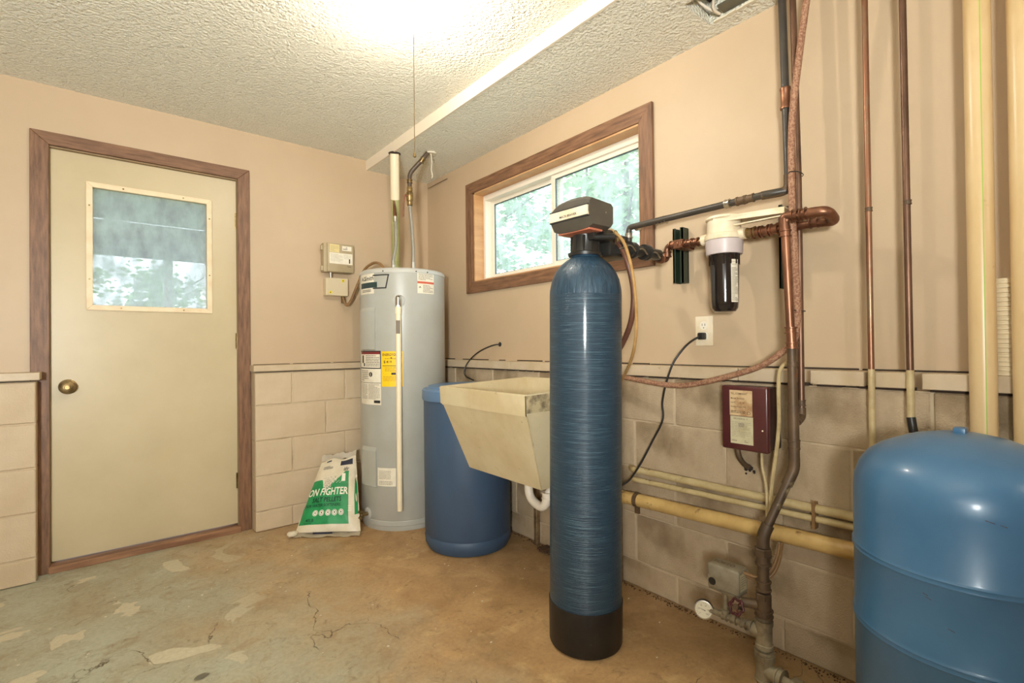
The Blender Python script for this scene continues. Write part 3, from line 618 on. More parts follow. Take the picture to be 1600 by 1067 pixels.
# dark pipe to soffit
b = BM(); top = V((-.306, -.539, ZS)); pipe(b, [V0+V((0, 0, .11)), V0+V((0, 0, .20)), V((-.33, -.525, ZS-.045)), top+V((.004, .0, .0))], .0135, .03)
o = one('supply_pipe', b, mat('dark_brown_pipe', (74, 60, 48), .45, c2=(92, 74, 56), vs=14), 'dark bent pipe from soffit down to brass valve above water heater', 'pipe')
fit(o, V0+V((0, 0, .15)), (0, 0, 1), .0155, .02, M_brass, .15); fit(o, (-.335, -.521, ZS-.055), (.06, -.06, .12), .0155, .03, M_brass, .15)
b = BM(); rr = random.Random(4)
p = top+V((.025, 0, -.004)); turned(b, p, (0, 0, 1), [(-.006, .03), (.003, .036), (.004, .0)], 14)
tube(b, spline([top+V((.022, -.004, -.01)), top+V((.026, -.006, -.06)), top+V((.02, -.01, -.11)), top+V((.028, -.01, -.15)), top+V((.018, -.012, -.165))], 4), .0035, 6); obj('caulk_strings', b, M_pale, o)
# vent pipe
b = BM(); A = V((-.453, -.386, ZS)); B = V((-.30, -.085, 1.46)); d = B-A
pipe(b, [A+d*.29, B, (-.30, .0, 1.43)], .0275, .04, 20); ringc(b, A+d*.80, d, .029, .05, 22, .04)
o = one('vent_pipe', b, M_olive, 'olive pipe with cream upper end leaning behind the water heater', 'pipe')
b = BM(); tube(b, [A, A+d*.32], .0285, 20); x = obj('upper_pipe', b, M_cpvc, o); x['label'] = 'cream upper section'
b = BM(); turned(b, A+V((0, 0, .001)), (0, 0, -1), [(0, .038), (.006, .034), (.007, .02)], 18); obj('dark_collar', b, M_gap, o)

b = BM(); tube(b, spline([(-.012, -.03, 2.222), (-.026, -.09, 2.210), (-.020, -.18, 2.216), (-.005, -.285, 2.226)], 5), .0022, 6); one('loose_wire', b, M_stack, 'thin dark wire stub sticking out near ceiling in the room corner', 'wire')
# ================================================================== WALL BOXES near the heater
t = thing('timer_box', 'beige grey hinged electrical box with paper labels on the door wall', 'electrical box', (-.695, 0, 1.535))
b = BM(); box(b, (-.785, -.058, 1.537), (-.60, 0, 1.722), .005, 2); obj('box_body', b, M_greybox, t)
b = BM(); box(b, (-.765, -.071, 1.54), (-.596, -.058, 1.722), .004, 2); cv = obj('cover', b, M_greybox, t)
for z in (1.69, 1.56):
    b = BM(); cyl(b, (-.790, -.04, z-.014), (-.790, -.04, z+.014), .010, 10); obj('hinge', b, M_greybox, t)
m = plane_map((-.765, -.071, 1.54), (1, 0, 0), (0, 0, 1))
o = sticker(t, 'paper_label', lambda u, v, d: m(u+.012, v+.052, d), .15, .07, M_paper, 1)
b = BM(); fineprint(b, m, .02, .065, .10, .115, 7, rnd, dens=.15); fineprint(b, m, .105, .085, .15, .115, 4, rnd, dens=.15); obj('print', b, M_inkgr, o, smooth=False)
b = BM(); patch(b, m, .138, .06, .146, .088, .0014); obj('black_mark', b, M_ink, o, smooth=False)
o = sticker(t, 'cream_label', lambda u, v, d: m(u+.014, v+.125, d), .062, .05, mat('old_cream_label', (220, 200, 140), .5), 1)
b = BM(); fineprint(b, m, .02, .13, .07, .168, 5, rnd, dens=.2); obj('print', b, M_inkgr, o, smooth=False)
o = sticker(t, 'name_plate', lambda u, v, d: m(u+.094, v+.14, d), .062, .03, M_paper, 1)
b = BM(); text(b, m, '^', .118, .15, .02); fineprint(b, m, .1, .145, .15, .155, 1, rnd); text(b, m, 'Tork', .125, .035, .013); obj('print', b, M_ink, o, smooth=False)
t = thing('junction_box', 'small painted junction box with yellow dabs below the timer box', 'electrical box', (-.69, 0, 1.385))
b = BM(); box(b, (-.77, -.052, 1.388), (-.635, 0, 1.50), .003); obj('box_body', b, M_boxw, t)
b = BM(); box(b, (-.757, -.056, 1.390), (-.628, -.052, 1.502), .0015); cv = obj('cover', b, M_boxw, t)
for x, z in ((-.66, 1.487), (-.742, 1.408)):
    b = BM(); r_ = random.Random(int(x*-1000)); n = 9; vs = [b.verts.new((x+math.cos(k*.7)*r_.uniform(.008, .015), -.0565, z+math.sin(k*.7)*r_.uniform(.006, .012))) for k in range(n)]; b.faces.new(vs); obj('yellow_dab', b, M_yelpaint, cv, smooth=False)
    b = BM(); turned(b, (x, -.056, z), (0, -1, 0), [(0, .004), (.002, .003), (.002, 0)], 10); obj('screw', b, M_brass, cv)
b = BM(); cyl(b, (-.735, -.04, 1.50), (-.735, -.04, 1.54), .010, 12); obj('nipple', b, M_steel, t)
b = BM(); tube(b, spline([(-.655, -.036, 1.388), (-.655, -.05, 1.36), (-.640, -.06, 1.33), (-.62, -.085, 1.36), (-.59, -.12, 1.46), (-.565, -.17, 1.55), (-.545, -.25, 1.585), (-.535, -.33, 1.575), (-.53, -.39, 1.535), (-.53, -.40, 1.513)], 8), .0085, 10)
o = one('armoured_cable', b, M_cableb, 'tan flexible cable arching from junction box to water heater top', 'cable')
b = BM(); tube(b, [(-.655, -.036, 1.392), (-.655, -.04, 1.345)], .0125, 12); obj('connector', b, M_brass, o)

# ================================================================== BRINE TANK
BC = V((-.339, -.994, 0)); BRr = .234
t = thing('brine_tank', 'slate blue round plastic brine tank with lid beside grey water heater', 'tank', BC)
b = BM(); turned(b, BC, (0, 0, 1), [(0, BRr-.035), (.004, BRr-.02), (.03, BRr-.006), (.062, BRr-.003), (.075, BRr-.010), (.088, BRr-.004), (.78, BRr-.002), (.785, BRr-.004)], 72); obj('tank_body', b, M_brine, t)
b = BM(); turned(b, BC, (0, 0, 1), [(.775, BRr-.008), (.775, BRr+.004), (.782, BRr+.006), (.826, BRr+.005), (.832, BRr), (.833, BRr-.02), (.846, BRr-.028), (.849, BRr-.045), (.848, 0)], 72); obj('lid', b, M_brinel, t)

# ================================================================== UTILITY SINK
t = thing('utility_sink', 'cream wall-hung laundry sink with grimy rim beside blue softener tank', 'sink', (-.38, -1.53, .0))
xf, xb, ya, yb = -.65, -.105, -1.222, -1.838; zr = .871; zrb = .889; zc2 = .80; bz = .475
def ring(x0, x1, y0, y1, z0, z1): return [V((x0, y0, z0)), V((x0, y1, z0)), V((x1, y1, z1)), V((x1, y0, z1))]
b = BM()
outer = [ring(xf, xb, ya, yb, zr, zrb), ring(xf+.004, xb, ya-.003, yb+.003, zc2-.012, zc2), ring(xf+.012, xb, ya-.012, yb+.006, zc2-.013, zc2-.001), ring(-.51, xb-.01, ya-.038, yb+.07, bz, bz+.01)]
inner = [ring(xf+.018, xb-.02, ya-.018, yb+.018, zr, zrb), ring(xf+.04, xb-.03, ya-.03, yb+.03, zc2-.02, zc2), ring(-.49, xb-.04, ya-.06, yb+.09, bz+.02, bz+.03)]
O = [[b.verts.new(p) for p in r_] for r_ in outer]; I = [[b.verts.new(p) for p in r_] for r_ in inner]
for A_, B_ in list(zip(O, O[1:]))+list(zip(I, I[1:]))+[(O[0], I[0])]:
    for k in range(4): b.faces.new((A_[k], A_[(k+1) % 4], B_[(k+1) % 4], B_[k]))
b.faces.new(O[-1]); b.faces.new(I[-1])
bmesh.ops.bevel(b, geom=[e for e in b.edges if not e.is_boundary], offset=.0035, segments=2, affect='EDGES')
obj('basin', b, M_sink, t, ang=50)
b = BM(); prism(b, [(xf+.004, yb-.0012, zc2+.002), (xf+.003, yb-.0012, zr-.004), (xb-.08, yb-.0012, zrb-.010), (xb-.06, yb-.0012, zc2+.004)], (0, .002, 0)); bmesh.ops.subdivide_edges(b, edges=b.edges[:], cuts=1); obj('grime_patch', b, M_sinki, t, smooth=False)
for y in (yb+.02, ya-.05):
    b = BM(); box(b, (-.102, y-.012, 0), (-.078, y+.012, .84), .002); obj('leg', b, mat('rusty_steel', (150, 128, 96), .5, .5, c2=(110, 84, 56), vs=20), t, smooth=False)
b = BM(); pipe(b, [(-.30, -1.45, .478), (-.30, -1.45, .33), (-.30, -1.56, .30), (-.29, -1.58, .40), (-.10, -1.58, .41)], .021, .05, 16); turned(b, (-.30, -1.45, .46), (0, 0, -1), [(0, .03), (.03, .03), (.035, .024), (.06, .024), (.062, .02)], 20); ringc(b, (-.295, -1.575, .37), (0, 0, 1), .025, .03)
obj('drain_trap', b, M_white, t)

# ================================================================== SOFTENER
SC = V((-.527, -2.011, 0)); SR = .1275
t = thing('softener_tank', 'tall narrow blue fibreglass water softener tank with black control head', 'water softener', SC)
b = BM(); turned(b, SC, (0, 0, 1), [(0, .108), (.0, .118), (.006, .126), (.012, .129), (.155, .131), (.156, .128)], 64); x = obj('boot', b, M_boot, t)
b = BM(); turned(b, SC, (0, 0, 1), [(.15, SR-.004), (.15, SR), (.5, SR), (.9, SR), (1.232, SR)], 72); obj('tank_shell', b, M_fil, t)
b = BM(); turned(b, SC, (0, 0, 1), [(1.232, SR), (1.25, SR-.001), (1.285, SR-.008), (1.315, SR-.021), (1.34, SR-.040), (1.358, SR-.062), (1.366, .052), (1.385, .046)], 72); obj('tank_dome', b, M_dome, t)
b = BM(); turned(b, SC, (0, 0, 1), [(1.372, .045), (1.372, .060), (1.382, .062), (1.386, .052), (1.40, .050), (1.445, .046), (1.452, .05), (1.47, .05)], 40)
for k in range(10):
    a = k*.628; c_ = SC+V((math.cos(a)*.048, math.sin(a)*.048, 0)); box(b, c_+V((-.004, -.004, 1.386)), c_+V((.004, .004, 1.44)))
obj('valve_neck', b, M_black, t); SV = SC+V((0, -.012, 0))
b = BM()
box(b, (SV.x-.03, SV.y-.055, 1.42), (SV.x+.10, SV.y+.05, 1.465), .006, 2)
cyl(b, (SV.x-.02, SV.y-.045, 1.43), (SV.x+.04, SV.y-.085, 1.432), .012); cyl(b, (SV.x+.0, SV.y-.03, 1.45), (SV.x+.0, SV.y-.075, 1.452), .009)
box(b, (SV.x+.05, SV.y-.06, 1.372), (SV.x+.17, SV.y+.05, 1.425), .008, 2)
cyl(b, (SV.x+.08, SV.y-.075, 1.40), (SV.x+.30, SV.y-.088, 1.397), .020, 18); cyl(b, (SV.x+.08, SV.y+.045, 1.42), (SV.x+.30, SV.y+.06, 1.42), .020, 18)
ringc(b, (SV.x+.14, SV.y-.078, 1.399), (1, 0, 0), .026, .03); ringc(b, (SV.x+.22, SV.y-.084, 1.398), (1, 0, 0), .025, .025); ringc(b, (SV.x+.20, SV.y+.05, 1.42), (1, 0, 0), .025, .03)
box(b, (SV.x+.13, SV.y-.06, 1.385), (SV.x+.24, SV.y+.05, 1.43), .01, 2); cyl(b, (SV.x+.18, SV.y-.01, 1.43), (SV.x+.18, SV.y-.01, 1.455), .022); box(b, (SV.x+.15, SV.y-.016, 1.455), (SV.x+.21, SV.y-.004, 1.466), .003)
obj('bypass_valve', b, M_black, t)
b = BM()

b.free()
for dx in (.0, .06): obj('wing_screw', turned(BM(), (SV.x+.10+dx*1.3, SV.y-.070, 1.425-dx*.1), (0, -1, .2), [(0, .008), (.008, .008), (.008, .004), (.014, .004), (.014, 0)], 6), M_gold, t)
b = BM()
hexnut(b, (SV.x+.078, SV.y-.050, 1.452), (0, -1, .3), .0105, .030); obj('brass_fitting', b, M_gold, t)
obj('brass_fitting', hexnut(BM(), (SV.x+.085, SV.y-.064, 1.425), (0, 0, 1), .009, .022), M_gold, t)
for k, (x, z) in enumerate(((.10, 1.398), (.17, 1.394), (.25, 1.390))):
    b = BM(); tube(b, spline([(SV.x+x-.03, SV.y-.085, z-.004), (SV.x+x, SV.y-.108, z+.008), (SV.x+x+.03, SV.y-.108, z-.008), (SV.x+x+.05, SV.y-.09, z+.002)], 4), .0028, 6); obj('retaining_clip', b, M_steel, t)
# head cover: a barrel-sided housing
b = BM(); hx0, hx1, hy0, hy1, hz0, hz1 = -.632, -.507, -2.120, -1.936, 1.447, 1.556
prof = []
def hshape(y, z): return (y, z)
ny = 9; secs = []
for i in range(ny):
    s_ = -1+2*i/(ny-1); y = (hy0+hy1)/2+s_*(hy1-hy0)/2; droop = .016*s_*s_ if s_ > 0 else .006*s_*s_; edge = .0 if abs(s_) < 1 else .006
    zt = hz1-droop-edge; zb = hz0+.006*s_*s_+edge; xb_ = .0035*s_*s_
    secs.append([(hx0+.014+xb_, y, zt), (hx1-.01, y, zt-.006), (hx1+.0, y, zt-.016), (hx1+.0, y, zb+.014), (hx1-.012, y, zb), (hx0+.020+xb_, y, zb), (hx0+.006+xb_, y, zb+.022), (hx0+xb_, y, zb+.042), (hx0+xb_, y, zt-.034), (hx0+.003+xb_, y, zt-.01)])
g = [[b.verts.new(p) for p in s_] for s_ in secs]; n = len(secs[0])
for i in range(ny-1):
    for k in range(n): b.faces.new((g[i][k], g[i][(k+1) % n], g[i+1][(k+1) % n], g[i+1][k]))
b.faces.new(g[0]); b.faces.new(g[-1][::-1])
hd = obj('control_head', b, M_head, t, ang=28)
b = BM(); box(b, (hx0-.0015, hy0+.003, 1.483), (hx0+.01, hy1-.003, 1.487)); box(b, (hx0-.0015, hy0+.003, 1.519), (hx0+.01, hy1-.003, 1.523)); obj('groove', b, M_ink, hd, smooth=False)
b = BM(); box(b, (hx0-.003, hy0+.004, 1.487), (hx0+.008, hy1-.001, 1.519), .001); fp = obj('face_plate', b, M_ivory, hd, smooth=False)
m = plane_map((hx0-.003, hy1-.001, 1.487), (0, -1, 0), (0, 0, 1))
b = BM(); text(b, m, 'MACK-BRAVER', .052, .007, .0115, sx=1.05); obj('lettering', b, M_ink, fp, smooth=False)
b = BM(); box(b, (hx0+.026, hy0+.020, hz0-.002), (hx1-.03, hy1-.016, hz0+.006), .002); x = obj('underside_plate', b, mat('salmon_plate', (196, 116, 88), .5), hd, smooth=False); x['label'] = 'salmon coloured underside'
b = BM(); turned(b, (-.545, hy0+.001, 1.505), (0, -1, 0), [(0, .003), (.002, .003), (.003, 0)], 10); obj('screw', b, M_steel, hd)
t.rotation_euler = (R(.85), R(0), 0)
# tubes of the softener
b = BM(); P_ = [(-.448, -2.055, 1.455), (-.449, -2.066, 1.468), (-.45, -2.092, 1.464), (-.46, -2.151, 1.408), (-.46, -2.184, 1.304), (-.44, -2.183, 1.184), (-.42, -2.164, 1.074), (-.38, -2.111, .993), (-.30, -2.003, .909), (-.27, -1.95, .87)]
tube(b, spline(P_, 10), .0056, 10); one('drain_tube', b, M_tube, 'thin amber tube arching from softener head down past the sink', 'tube')
b = BM(); P_ = [(-.43, -2.045, 1.446), (-.435, -2.07, 1.446), (-.44, -2.105, 1.424), (-.44, -2.145, 1.355), (-.42, -2.157, 1.254), (-.41, -2.145, 1.165), (-.395, -2.11, 1.098), (-.375, -2.05, 1.028), (-.355, -1.99, .978), (-.34, -1.93, .94)]
tube(b, spline(P_, 10), .0100, 12); one('drain_hose', b, M_hosed, 'thick dark brown hose curving down behind the blue softener tank', 'hose')
# black line out of the bypass, and the copper elbow
b = BM(); pipe(b, [(SC.x+.27, SC.y-.083, 1.397), (-.155, -2.098, 1.392)], .0125); o = one('bypass_pipe', b, M_blackp, 'short black pipe from softener bypass to copper elbows', 'pipe')
t = thing('copper_line', 'bright copper elbow line joining softener pipe to water filter', 'pipe', (-.14, -2.15, 1.38))
b = BM(); pipe(b, [(-.185, -2.097, 1.393), (-.12, -2.098, 1.39), (-.12, -2.098, 1.448), (-.12, -2.29, 1.436)], .0115, .022); obj('pipe', b, M_copper, t)
for p, d in (((-.165, -2.098, 1.392), (1, 0, 0)), ((-.12, -2.099, 1.413), (0, 0, 1)), ((-.12, -2.128, 1.446), (0, 1, 0)), ((-.12, -2.20, 1.442), (0, 1, 0)), ((-.12, -2.225, 1.441), (0, 1, 0)), ((-.12, -2.165, 1.444), (0, 1, 0))): fit(t, p, d, .0148, .022, M_copper, .22)
b = BM(); ringc(b, (-.12, -2.262, 1.438), (0, 1, 0), .0135, .034); x = obj('fitting', b, M_gold, t); x['label'] = 'brass adapter'
b = BM(); box(b, (-.135, -2.175, 1.428), (-.045, -2.135, 1.462), .002); obj('strap', b, M_copper, t, smooth=False)
# black supply line
t = thing('black_pipe', 'long black pipe dropping from ceiling and running left across window corner', 'pipe', (-.12, -2.3, 1.45))
b = BM(); pipe(b, [(-.10, -2.536, ZS), (-.10, -2.549, 1.585), (-.10, -2.549, 1.562), (-.12, -2.50, 1.560), (-.14, -1.930, 1.550), (-.14, -1.928, 1.43)], .0125, .016); obj('pipe', b, M_blackp, t)
b = BM(); turned(b, (-.10, -2.543, 1.835), (0, 0, 1), [(0, .0125), (0, .0165), (.006, .0172), (.012, .0148), (.058, .0148), (.064, .0172), (.07, .0165), (.07, .0125)], 20); cp = obj('coupling', b, M_copper, t)
b = BM(); tube(b, fillet([(-.1, -2.549, 1.615), (-.10, -2.549, 1.561), (-.12, -2.47, 1.559)], .03), .0145, 14); ringc(b, (-.1225, -2.43, 1.5588), (0, 1, 0), .0135, .03); ringc(b, (-.1235, -2.40, 1.558), (0, 1, 0), .014, .03); x = obj('elbow', b, M_stack, t)
for y in (-2.355, -2.095, -2.065, -1.965): fit(t, (-.1285-(2.355+y)*.0, y, 1.5565+(y+2.355)*-.017), (0, 1, 0), .0145, .018, M_steel, .15, 'clamp_ring')
fit(t, (-.14, -1.928, 1.515), (0, 0, 1), .0145, .02, M_steel, .15, 'clamp_ring')

# ================================================================== FILTER
FC = V((-.14, -2.345, 0))
t = thing('water_filter', 'whole-house water filter with white cap and smoky dark bowl on wall', 'water filter', FC+V((0, 0, 1.165)))
b = BM(); turned(b, FC, (0, 0, 1), [(1.166, 0), (1.166, .022), (1.170, .036), (1.182, .044), (1.205, .0465), (1.36, .050), (1.40, .050)], 40); obj('bowl', b, M_smoke, t)
b = BM()
for k in range(14):
    a = 2*math.pi*k/14; c_ = FC+V((math.cos(a)*.049, math.sin(a)*.049, 0)); tube(b, [c_+V((0, 0, 1.335)), c_+V((0, 0, 1.385))], .004, 6)
obj('grip_rib', b, M_smoke, t)
b = BM(); turned(b, FC, (0, 0, 1), [(1.372, .05), (1.372, .060), (1.376, .0615), (1.422, .0635), (1.425, .058)], 44); x = obj('cap_ring', b, M_lav, t); x['label'] = 'pale lilac-grey ring'
b = BM(); turned(b, FC, (0, 0, 1), [(1.424, .064), (1.430, .066), (1.443, .064), (1.446, .058), (1.492, .056), (1.494, .050), (1.498, .062), (1.506, .060), (1.508, .045), (1.512, 0)], 40)
cyl(b, FC+V((0, .04, 1.438)), FC+V((0, .082, 1.438)), .020); cyl(b, FC+V((0, -.04, 1.438)), FC+V((0, -.078, 1.438)), .020)
obj('cap', b, M_ivory, t)
b = BM(); prism(b, [(-.17, -2.30, 1.497), (-.195, -2.34, 1.497), (-.18, -2.39, 1.497), (-.165, -2.56, 1.492), (-.04, -2.56, 1.492), (-.04, -2.30, 1.497)], (0, 0, .0035)); prism(b, [(-.196, -2.335, 1.497), (-.181, -2.39, 1.497), (-.166, -2.56, 1.492), (-.168, -2.56, 1.474), (-.183, -2.39, 1.482), (-.198, -2.335, 1.485)], (.003, 0, 0))
box(b, (-.18, -2.56, 1.462), (-.165, -2.40, 1.466)); obj('mounting_bracket', b, M_ivory, t, smooth=False)
m = cyl_map(FC, .0478, -118, 1.20); b = BM(); patch(b, m, -.008, 0, .020, .15, .0025, 5); lb = obj('instruction_label', b, M_paper, t, smooth=False)
b = BM(); fineprint(b, m, -.006, .004, .018, .122, 26, rnd, d=.0032, dens=.45); text(b, m, 'CAUTION', -.0055, .139, .0055, d=.0032); text(b, m, 'WATER', -.0055, .130, .0055, d=.0032); obj('print', b, M_inkgr, lb, smooth=False)
# channels
def channel(y, z0, z1, label):
    b = BM(); box(b, (-.045, y-.022, z0), (0, y-.016, z1)); box(b, (-.045, y+.016, z0), (0, y+.022, z1)); box(b, (-.006, y-.022, z0), (-.0005, y+.022, z1))
    for s_ in (-1, 1): box(b, (-.045, y+s_*.022, z0), (-.040, y+s_*.011, z1))
    for k in range(4): cyl(b, (-.007, y, z0+.04+k*(z1-z0-.08)/3), (-.004, y, z0+.04+k*(z1-z0-.08)/3), .008, 8)
    return one('mounting_channel', b, M_chan, label, 'channel', 'dark green wall channels', smooth=False)
channel(-2.10, 1.305, 1.53, 'dark green channel on the wall left of the water filter')
channel(-2.515, 1.245, 1.535, 'dark green channel on the wall behind the vertical copper pipes')
# filter outlet and the loop back to riser
t = thing('copper_riser', 'thick copper pipe looping back at top beside filter then dropping to pump fittings', 'pipe', (-.20, -2.6, .65))
b = BM(); pipe(b, [(-.13, -2.42, 1.438), (-.13, -2.685, 1.428), (-.19, -2.685, 1.448), (-.20, -2.574, 1.452), (-.20, -2.592, .95)], .0125, .03, 16); obj('pipe', b, M_copper, t)
b = BM()
b.free()
for y in (-2.455, -2.485, -2.515, -2.635): fit(t, (-.13, y, 1.435), (0, 1, 0), .0158, .024, M_copper, .28)
fit(t, (-.20, -2.576, 1.40), (0, 0, 1), .0150, .02, M_copper)
for y in (-2.605, -2.628): fit(t, (-.1965, y, 1.4515), (0, 1, .03), .0158, .016, M_copper, .28)
b = BM(); tube(b, fillet([(-.13, -2.655, 1.431), (-.13, -2.692, 1.428), (-.192, -2.692, 1.449), (-.194, -2.64, 1.451)], .026), .0160, 16); obj('return_bend', b, M_copper, t)
b = BM(); tube(b, fillet([(-.20, -2.598, 1.4525), (-.20, -2.572, 1.4535), (-.20, -2.575, 1.41)], .026), .0150, 16); obj('elbow', b, M_copper, t)
b = BM(); cyl(b, (-.20, -2.588, 1.10), (-.20, -2.590, 1.045), .0148, 16); obj('coupling', b, M_copper, t); fit(t, (-.20, -2.588, 1.095), (0, 0, 1), .0158, .02, M_copper); fit(t, (-.20, -2.590, 1.048), (0, 0, 1), .0158, .02, M_copper)
b = BM(); ringc(b, (-.13, -2.438, 1.438), (0, 1, 0), .0165, .03); x = obj('fitting', b, M_gold, t); x['label'] = 'brass adapter'
bend = V((-.20, -2.592, .665)); low = V((-.27, -2.525, .455))
b = BM(); pipe(b, [(-.20, -2.590, 1.04), bend, low, (-.27, -2.526, .40)], .0135, .03, 16)
for z in (.99, .84): ringc(b, (-.20, -2.591, z), (0, 0, 1), .0145, .015)
cyl(b, (-.20, -2.591, .86), (-.20, -2.592, .70), .0158, 16); ringc(b, (-.20, -2.592, .74), (0, 0, 1), .017, .03, 18, .06)
tube(b, fillet([(-.20, -2.592, .70), bend, bend+(low-bend)*.25], .03), .0162, 16); tube(b, fillet([low-(low-bend)*.16, low, low+V((0, 0, -.035))], .03), .0185, 16)
obj('lower_pipe', b, M_stack, t)
# pump stack
t = thing('pump_fittings', 'stack of corroded galvanised fittings standing on the floor below copper riser', 'pipe fittings', (-.27, -2.522, 0))
SX, SY = -.27, -2.524
b = BM(); hexnut(b, (SX, SY, .405), (0, 0, 1), .026, .024); ringc(b, (SX, SY, .38), (0, 0, 1), .021, .03); cyl(b, (SX, SY, .40), (SX, SY, .29), .0165); ringc(b, (SX, SY, .30), (0, 0, 1), .020, .03); hexnut(b, (SX, SY, .268), (0, 0, 1), .024, .02)
cyl(b, (SX, SY, .27), (SX, SY, .205), .022); cyl(b, (SX, SY, .238), (SX-.02, SY+.06, .232), .015); ringc(b, (SX, SY, .215), (0, 0, 1), .024, .02)
obj('gate_valve', b, M_stack, t)
b = BM(); cyl(b, (SX, SY, .21), (SX, SY, 0.08), .0185); turned(b, (SX, SY, .108), (0, 0, 1), [(0, .02), (0, .0265), (.012, .0265), (.014, .0235), (.07, .0235), (.072, .0265), (.085, .0265), (.085, .02)], 22); cyl(b, (SX, SY, .150), (SX, SY+.034, .155), .021); obj('tee', b, M_galv, t)
b = BM(); turned(b, (SX, SY, .0), (0, 0, 1), [(0, .026), (.010, .030), (.012, .026), (.07, .026), (.072, .030), (.088, .030), (.09, .026), (.092, .029), (.10, .029), (.10, .018)], 22); cyl(b, (SX, SY, .042), (SX-.01, SY-.045, .040), .023, 20); ringc(b, (SX-.01, SY-.052, .04), (-.1, -1, 0), .026, .018); obj('tee', b, M_galv, t)
b = BM(); cyl(b, (SX-.01, SY-.05, .04), (SX-.014, SY-.085, .038), .015, 8); hexnut(b, (SX-.015, SY-.10, .038), (-.1, -1, 0), .027, .028); hexnut(b, (SX-.018, SY-.125, .037), (-.1, -1, 0), .023, .02); cyl(b, (SX-.02, SY-.12, .036), (SX-.03, SY-.24, .032), .015); x = obj('union', b, M_galv, t)
b = BM(); cyl(b, (SX, SY+.03, .155), (SX, SY+.20, .152), .0105, 16)
for y, r_ in ((.045, .016), (.062, .014), (.095, .0145), (.125, .0145)): ringc(b, (SX, SY+y, .155), (0, 1, 0), r_, .018)
obj('nipple', b, M_galv, t)
hw = thing('valve_handwheel', 'small dark red valve handwheel on the pump fittings', 'valve handle', (SX-.03, SY+.075, .21))
b = BM(); c_ = V((SX-.045, SY+.065, .222)); ax = V((-.75, .1, .35)).normalized(); u, v = frame_for(ax)
pts = [c_+u*math.cos(a)*.022*(1+.12*math.cos(6*a))+v*math.sin(a)*.022*(1+.12*math.cos(6*a)) for a in (2*math.pi*k/36 for k in range(37))]; tube(b, pts, .0042, 8, False)
for k in range(3):
    a = k*2.094; tube(b, [c_, c_+u*math.cos(a)*.022+v*math.sin(a)*.022], .003, 6)
obj('wheel', b, M_redh, hw)
b = BM(); turned(b, c_-ax*.03, ax, [(0, .005), (.027, .005), (.027, .009), (.034, .009), (.034, .0)], 10); obj('hub', b, M_stack, hw)
# gauge
t = thing('pressure_gauge', 'small round white-faced pressure gauge low on the pump fittings', 'gauge', (SX, SY+.19, .12))
gc = V((-.285, -2.330, .152)); ga = V((-.86, -.42, .14)).normalized()
b = BM(); turned(b, gc-ga*.016, ga, [(0, .0), (0, .029), (.004, .031), (.020, .031), (.022, .029), (.019, .0275)], 36); obj('case', b, M_black, t)
b = BM(); turned(b, gc+ga*.003, ga, [(-.003, .027), (0, .0305), (.003, .0305), (.0035, .0275), (.001, .0265)], 36); obj('bezel', b, M_steel, t)
b = BM(); turned(b, gc+ga*.0035, ga, [(0, .027), (.0008, .0265), (.0008, 0)], 36); fc = obj('dial', b, mat('gauge_white', (226, 216, 190), .5), t)
gu = V((0, 0, 1)).cross(ga).normalized(); gv = ga.cross(gu); m = plane_map(gc+ga*.0045, gu, gv); b = BM()
for k in range(19):
    a = R(-45+k*15); 
    b.faces.new([b.verts.new(m(math.cos(a)*r_-math.sin(a)*s_, math.sin(a)*r_+math.cos(a)*s_, .0003)) for r_, s_ in ((.019, -.0004), (.023, -.0004), (.023, .0004), (.019, .0004))])
for k, s_ in enumerate(('0', '20', '40', '60', '80', '100')):
    a = R(225-k*54); text(b, m, s_, math.cos(a)*.0155, math.sin(a)*.0155-.002, .0055, d=.0003, align='CENTER')
obj('dial_print', b, M_inkgr, fc, smooth=False)
b = BM(); b.faces.new([b.verts.new(m(x_, y_, .0008)) for x_, y_ in ((-.018, .0055), (.006, -.003), (.0065, -.0005), (.0, .001))]); obj('needle', b, M_ink, fc, smooth=False)
b = BM(); cyl(b, gc-ga*.01, (SX, SY+.18, .152), .006, 12); hexnut(b, (SX, SY+.172, .152), (0, 1, 0), .012, .012); obj('stem', b, M_galv, t)
# pressure switch
t = thing('pressure_switch', 'beige pressure switch box with round black knockout above the gauge', 'switch', (SX, SY+.12, .16))
b = BM(); box(b, (-.30, -2.460, .245), (-.235, -2.352, .325), .008, 3); obj('cover', b, M_switch, t)
b = BM(); box(b, (-.3005, -2.388, .248), (-.2985, -2.356, .286), .0006); kp = obj('knockout_plate', b, M_galv, t, smooth=False)
b = BM(); turned(b, (-.3004, -2.371, .268), (-1, 0, 0), [(0, .0125), (.0012, .0125), (.0012, 0)], 24); obj('knockout', b, M_black, kp)
b = BM(); m = plane_map((-.268, -2.362, .3252), (0, -1, 0), (1, 0, 0)); text(b, m, 'FOIITO', .0, -.008, .026, d=.0006, sx=.85); obj('embossing', b, M_stack, t, smooth=False)
b = BM(); m = plane_map((-.292, -2.4602, .258), (1, 0, 0), (0, 0, 1)); patch(b, m, 0, 0, .045, .056, .0006); sl = obj('label', b, M_paperg, t, smooth=False)
b = BM(); fineprint(b, m, .006, .006, .04, .05, 6, rnd, d=.001, dens=.3); obj('print', b, M_inkgr, sl, smooth=False)
b = BM(); box(b, (-.296, -2.458, .238), (-.239, -2.354, .246), .002); cyl(b, (SX, SY+.124, .24), (SX, SY+.124, .165), .008, 14); hexnut(b, (SX, SY+.124, .235), (0, 0, 1), .014, .014); ringc(b, (SX, SY+.124, .168), (0, 0, 1), .013, .016); obj('stem', b, M_galv, t)
